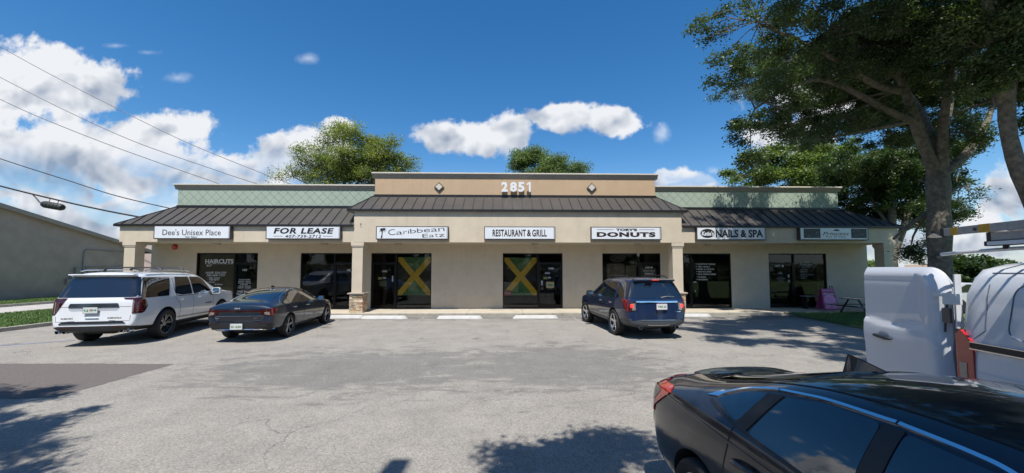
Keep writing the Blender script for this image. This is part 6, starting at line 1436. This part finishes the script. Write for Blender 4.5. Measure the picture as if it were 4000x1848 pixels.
# trees behind and beside the camera, out of frame: their crowns shade the foreground and show in the paint and glass
tree('broad oak behind the camera shading the charcoal sedan', 'tree', (3.4,-3.2,0), ([(3.4,-3.2,0),(3.3,-3.1,2.5),(3.1,-2.9,4.6)], .34, .24),
     [([(3.1,-2.9,4.4),(1.8,-1.4,6),(.6,.2,6.9)], .18, .05), ([(3.1,-2.9,4.4),(3.3,-1.2,6.2),(3.2,.6,7.2)], .18, .05), ([(3.1,-2.9,4.4),(5,-2,6.4),(6.4,-.8,7.4)], .18, .05), ([(3.1,-2.9,4.4),(2.4,-4.6,6.6),(1.4,-6,7.6)], .16, .05)],
     [(-.25,.62,6.9,.42,.25,.7),(.25,.85,6.9,.45,.25,.8),(.75,.9,6.9,.5,.25,.7),(.35,.20,6.9,.80,.5,.8),(1.1,-.5,7.0,1.2,.6,1),(2.3,-.3,7.2,1.2,.6,1),(3.4,-.6,7.6,1.4,.7,1),(4.6,-1.0,7.4,1.4,.7,.9),(2.0,-2.2,7.8,1.8,.8,1),(4.0,-3.4,8,2,.9,1),(1.6,-5.0,7.8,1.6,.8,1),(6.0,-2.2,7.6,1.4,.8,.9),(3.3,1.0,7.5,.7,.35,.45),(0,-.5,6.8,.6,.4,.6)],
     OAKL, 72000, .09, 41, cl_r=.28, per=2.6)
tree('spreading oak left of the camera, out of frame', 'tree', (-8.6,-3.4,0), ([(-8.6,-3.4,0),(-8.5,-3.2,2.6),(-8.3,-2.9,4.8)], .34, .24),
     [([(-8.3,-2.9,4.6),(-8,-1,6.3),(-7.6,.8,7.2)], .18, .05), ([(-8.3,-2.9,4.6),(-6.6,-1.4,6.4),(-5.4,.2,7.2)], .16, .05), ([(-8.3,-2.9,4.6),(-10,-1.4,6.4),(-11,.2,7.2)], .16, .05)],
     [(-8.2,2.5,7.1,.9,.35,1),(-6.9,1.7,7.0,.9,.35,1),(-5.9,.9,7.0,.8,.35,.9),(-5.2,.3,6.9,.5,.3,.8),(-9.4,2.4,7.2,1.0,.4,1),(-8.6,1.9,7.2,1.0,.5,.8),(-7.3,1.5,7.0,.9,.4,.6),(-6.4,.6,7.1,.9,.45,.7),(-9.8,1.3,7.3,1.3,.6,.9),(-7.8,-.4,7.4,1.5,.7,1),(-5.7,-.4,6.9,.7,.35,.6),(-9.6,-1.6,7.8,1.8,.9,1),(-11.4,.2,7.4,1.4,.7,1),(-7,-2.6,7.8,1.6,.8,1)],
     OAKL, 66000, .09, 42, cl_r=.28, per=2.6)
hc = [(x+random.Random(int(x*7)).uniform(-.2,.2), -28, .4+k*.55, .8, .7, .5, 1) for x in np.arange(-60,60,.8) for k in range(5)]
tag(link('reflection_hedge', leaves_mesh('reflection_hedge', hc, 45000, .34, DARKL, 77)), 'long low band of foliage added unseen behind the camera to darken the window reflections', 'reflection_hedge')  # unseen foliage band, added so the shop panes reflect something dark
BACK = None
for i, (x, y) in enumerate([(-40,-34),(-30,-38),(-20,-33),(-10,-37),(0,-34),(10,-38),(20,-33),(30,-37),(40,-34)]):  # unseen tree row, added for its dark reflection in windows and car glass
    if BACK is None:
        BACK = tree('unseen tree added behind the camera for dark reflections in the glass', 'tree', (0,0,0), ([(0,0,0),(0,0,3),(.2,0,6)], .35, .2), [([(0,0,3),(-2,0,5.5),(-3.4,0,7)], .15, .05), ([(0,0,3),(2,0,5.5),(3.4,0,7)], .15, .05)],
             [(0,0,7.5,4.2,2.2,1),(-3.4,0,5.6,2.6,1.8,1),(3.4,0,5.6,2.6,1.8,1),(0,0,4.2,4.6,1.6,1)], DARKL, 30000, .36, 51, cl_r=.9, per=2, group='unseen row of trees added behind the camera for reflections', name='reflection_tree', twigs=0)
        r = BACK
    else:
        r = BACK.copy(); COL.objects.link(r)
        for ch in BACK.children: c = ch.copy(); COL.objects.link(c); c.parent = r
    r.location = (x, y, 0); s = 1+.12*math.sin(i*2.1); r.scale = (s,s,s); r.rotation_euler = (0,0,i*1.3)
# ================================================================== SMALL THINGS
CABLE = mat('cable_black', (.012,.012,.013), .6, var=0); WIRE = mat('wire_grey', (.10,.10,.11), .5, .3, var=0)
def cable(label, pts, r, m, kind='cable'):
    P = [Vector(p) for p in pts]; Q = []
    for i in range(len(P)-1):
        a, b = P[i], P[i+1]; p0 = P[i-1] if i else a*2-b; p3 = P[i+2] if i+2 < len(P) else b*2-a
        for k in range(8):
            t = k/8; Q.append(.5*((2*a)+(b-p0)*t+(2*p0-5*a+4*b-p3)*t*t+(3*a-p0-3*b+p3)*t**3))
    Q.append(P[-1]); o = obj('cable', MB().tube(Q, r, 6), m); return tag(o, label, 'cable', 'overhead cables left of the shops')
cable('thin high wire, topmost of the overhead wires', [(-52,34,26),(-44.31,34,21.62),(-39.84,34,19.17),(-34.21,34,16.29),(-27.99,34,13.26),(-20.77,34,10.31),(-15,34,8.2)], .027, WIRE)
cable('thin wire second from the top crossing the clouds', [(-50,32,22.4),(-41.53,32,17.87),(-35.96,32,15.05),(-30.42,32,12.56),(-24.76,32,10.56),(-20.34,32,9.09),(-14,32,7.2)], .027, WIRE)
cable('third thin wire ending behind the left parapet corner', [(-46,30.5,18.6),(-38.81,30.5,15.04),(-34.93,30.5,13.36),(-29.76,30.5,11.36),(-22.01,30.5,8.65),(-16,30.5,6.7)], .027, WIRE)
cable('medium black cable meeting the upper edge of the hip roof', [(-34,22,10.2),(-28.23,22,8.22),(-24.49,22,7.02),(-21.68,22,6.13),(-18.45,22,5.38),(-16.3,22,4.95)], .028, CABLE)
cable('thickest and lowest black cable carrying the splice case', [(-33,21,8.1),(-26.85,21,6.46),(-23.75,21,5.7),(-21.54,21,5.21),(-19.45,21,4.81),(-16.9,21,4.4)], .045, CABLE)
t = thing('splice_case', 'black cylindrical splice case slung under the lowest cable', 'splice case', (-24,21,5.2))
mb = MB(); mb.tube([(-24.55,20.95,5.50),(-24.48,20.95,5.49),(-24.40,20.95,5.47),(-23.55,20.95,5.32),(-23.47,20.95,5.30),(-23.42,20.95,5.29)], [.05,.15,.18,.18,.15,.05], 14); obj('case', mb, mat('splice_black', (.03,.035,.03), .6, var=.2), t, smooth=40)
for k in range(5): c = Vector((-24.35+k*.18,20.95,5.46-k*.032)); obj('band', MB().tube([c, c+Vector((.03,0,-.006))], .19, 14), CABLE, t)
obj('hanger', MB().tube([(-24.2,20.95,5.6),(-24.2,21,5.82)], .02, 5), mat('hanger_brown', (.25,.12,.06), .6), t); obj('hanger', MB().tube([(-23.75,20.95,5.52),(-23.75,21,5.70)], .02, 5), mat('hanger_brown', (.25,.12,.06)), t)
obj('tail', MB().tube([(-25.1,21,5.98),(-24.9,20.97,5.82),(-24.7,20.95,5.6),(-24.55,20.95,5.5)], .03, 6), CABLE, t)
# pink A-frame board
PINK = mat('pink_board', (1.0,.26,.50), .5, var=.2, scale=6); MAG = mat('magenta_board', (.50,.08,.22), .5, var=.3, scale=4)
t = thing('sandwich_board', 'pink and purple sandwich board on the sidewalk by the last shop door', 'sign', (15.2,17.75,.12))
def tilt(y, z, s): return y + s*(.02+.20*(1-(z-.12)/1.1))
for s in (-1,1):
    mb = MB(); y0, y1 = 17.75+s*.22, 17.75+s*.03
    mb.add([(14.84,y0,.16),(15.56,y0,.16),(15.50,y1,1.10),(14.90,y1,1.10),(14.84,y0+.03*s,.16),(15.56,y0+.03*s,.16),(15.50,y1+.03*s,1.10),(14.90,y1+.03*s,1.10)], [(0,1,2,3),(7,6,5,4),(0,4,5,1),(1,5,6,2),(2,6,7,3),(3,7,4,0)])
    p = obj('panel', mb, MAG, t, bevel=.008)
    if s < 0:
        q = lambda x, z, d: (x, lerp(17.75-.22, 17.75-.03, (z-.16)/.94)-.034-d, z)
        g = MB(); g.v = [q(14.90,.20,0),q(15.52,.20,0),q(15.48,.66,0),q(15.36,.78,0),q(15.18,.82,0),q(15.0,.78,0),q(14.92,.66,0)]; g.face(range(7)); sub('poster_art', g, PINK, p)
        ud = Vector((0,.19,.94)).normalized()
        for txt, z, w, h, sh in (('Dress Up & Parties',1.02,.5,.05,0),('Princess',.86,.52,.11,.3),('For A Day',.74,.4,.06,.1),('Birthday Parties',.60,.46,.05,0),('Makeovers',.52,.36,.05,0),('Tea Parties',.44,.42,.05,0),('Spa Days',.36,.38,.05,0),('Walk Ins Welcome',.28,.5,.05,0)):
            sub('lettering', text_mb(txt, w, h, q(15.2,z,.002), shear=sh, bold=.02, depth=.002, xdir=(1,0,0), updir=tuple(ud)), mat('pink_white', (.75,.62,.68), .5, var=.1), p)
for x in (15.0,15.4): obj('carry_handle', MB().tube([(x-.07,17.75,1.10),(x-.06,17.75,1.22),(x+.06,17.75,1.22),(x+.07,17.75,1.10)], .02, 6), BLACKP, t)
# picnic table
t = thing('picnic_table', 'grey picnic table with benches in the shade before the last shop wall', 'table', (15.6,16.2,.02))
TW = mat('weathered_plank', (.26,.245,.225), .8, var=.3, scale=9)
mb = MB()
for k in range(5): mb.box(14.72,16.6,15.83+k*.15,15.97+k*.15,.73,.77)
obj('table_top', mb, TW, t)
for y in (15.40,16.95): mb = MB(); mb.box(14.55,16.75,y-.13,y,.43,.47); mb.box(14.55,16.75,y+.01,y+.14,.43,.47); obj('bench', mb, TW, t)
for x in (15.0,16.3):
    mb = MB(); mb.tube([(x,15.45,.02),(x,15.95,.72)], .035, 6); mb.tube([(x,16.9,.02),(x,16.4,.72)], .035, 6); mb.tube([(x,15.3,.41),(x,17.05,.41)], .03, 6); obj('leg', mb, BLACKP, t)
# bench in front of window
t = thing('sidewalk_bench', 'low bench with pale top edge under the last shop window', 'bench', (15.0,18.2,.12))
obj('seat', MB().box(14.45,15.7,18.1,18.45,.70,.74), mat('bench_grey', (.30,.30,.28), .6, var=.15), t)
for x in (14.55,15.6): obj('leg', MB().box(x-.02,x+.02,18.12,18.43,.12,.70), BLACKP, t)
t = thing('white_post_box', 'small white box on a post seen past the wall end', 'box', (25.5,24,0)); obj('box', MB().box(24.9,25.6,23.9,24.2,1.75,2.35), WHITE, t, bevel=.02); obj('post', MB().box(25.2,25.3,24.0,24.1,0,1.75), BLACKP, t)
t = thing('light_pole', 'slim square concrete pole behind the camera whose shadow reaches the frame', 'pole', (-1.75,-.75,0)); obj('shaft', MB().box(-1.86,-1.64,-.86,-.64,0,9.6), KERB, t, bevel=.01); obj('base', MB().box(-2.0,-1.5,-1.0,-.5,0,.35), KERB, t, bevel=.02)
t = thing('distant_car', 'pale car parked far off, seen between van door and van body', 'car', (22,18,0))
mb = MB(); mb.add([(20,17.2,.3),(24.4,17.2,.3),(24.4,17.2,.8),(23.5,17.2,.95),(22.9,17.2,1.35),(21.2,17.2,1.4),(20.3,17.2,.95),(20,17.2,.85)]+[(x,19,z) for x,z in ((20,.3),(24.4,.3),(24.4,.8),(23.5,.95),(22.9,1.35),(21.2,1.4),(20.3,.95),(20,.85))], [tuple(range(8)),tuple(range(15,7,-1))]+[(i,i+8,(i+1)%8+8,(i+1)%8) for i in range(8)])
obj('body', mb, mat('distant_paint', (.6,.62,.64), .3, var=.03, coat=1), t, bevel=.06)
obj('side_window', MB().prism([(20.6,17.18,.97),(23.2,17.18,.97),(22.8,17.18,1.28),(21.3,17.18,1.32)], (0,.015,0)), CARGLASS, t)
for x in (20.9,23.5): obj('wheel', MB().lathe([(0,-.1),(.2,-.1),(.33,-.08),(.33,.12),(0,.12)], (x,17.25,.33), seg=20), RUBBER, t)
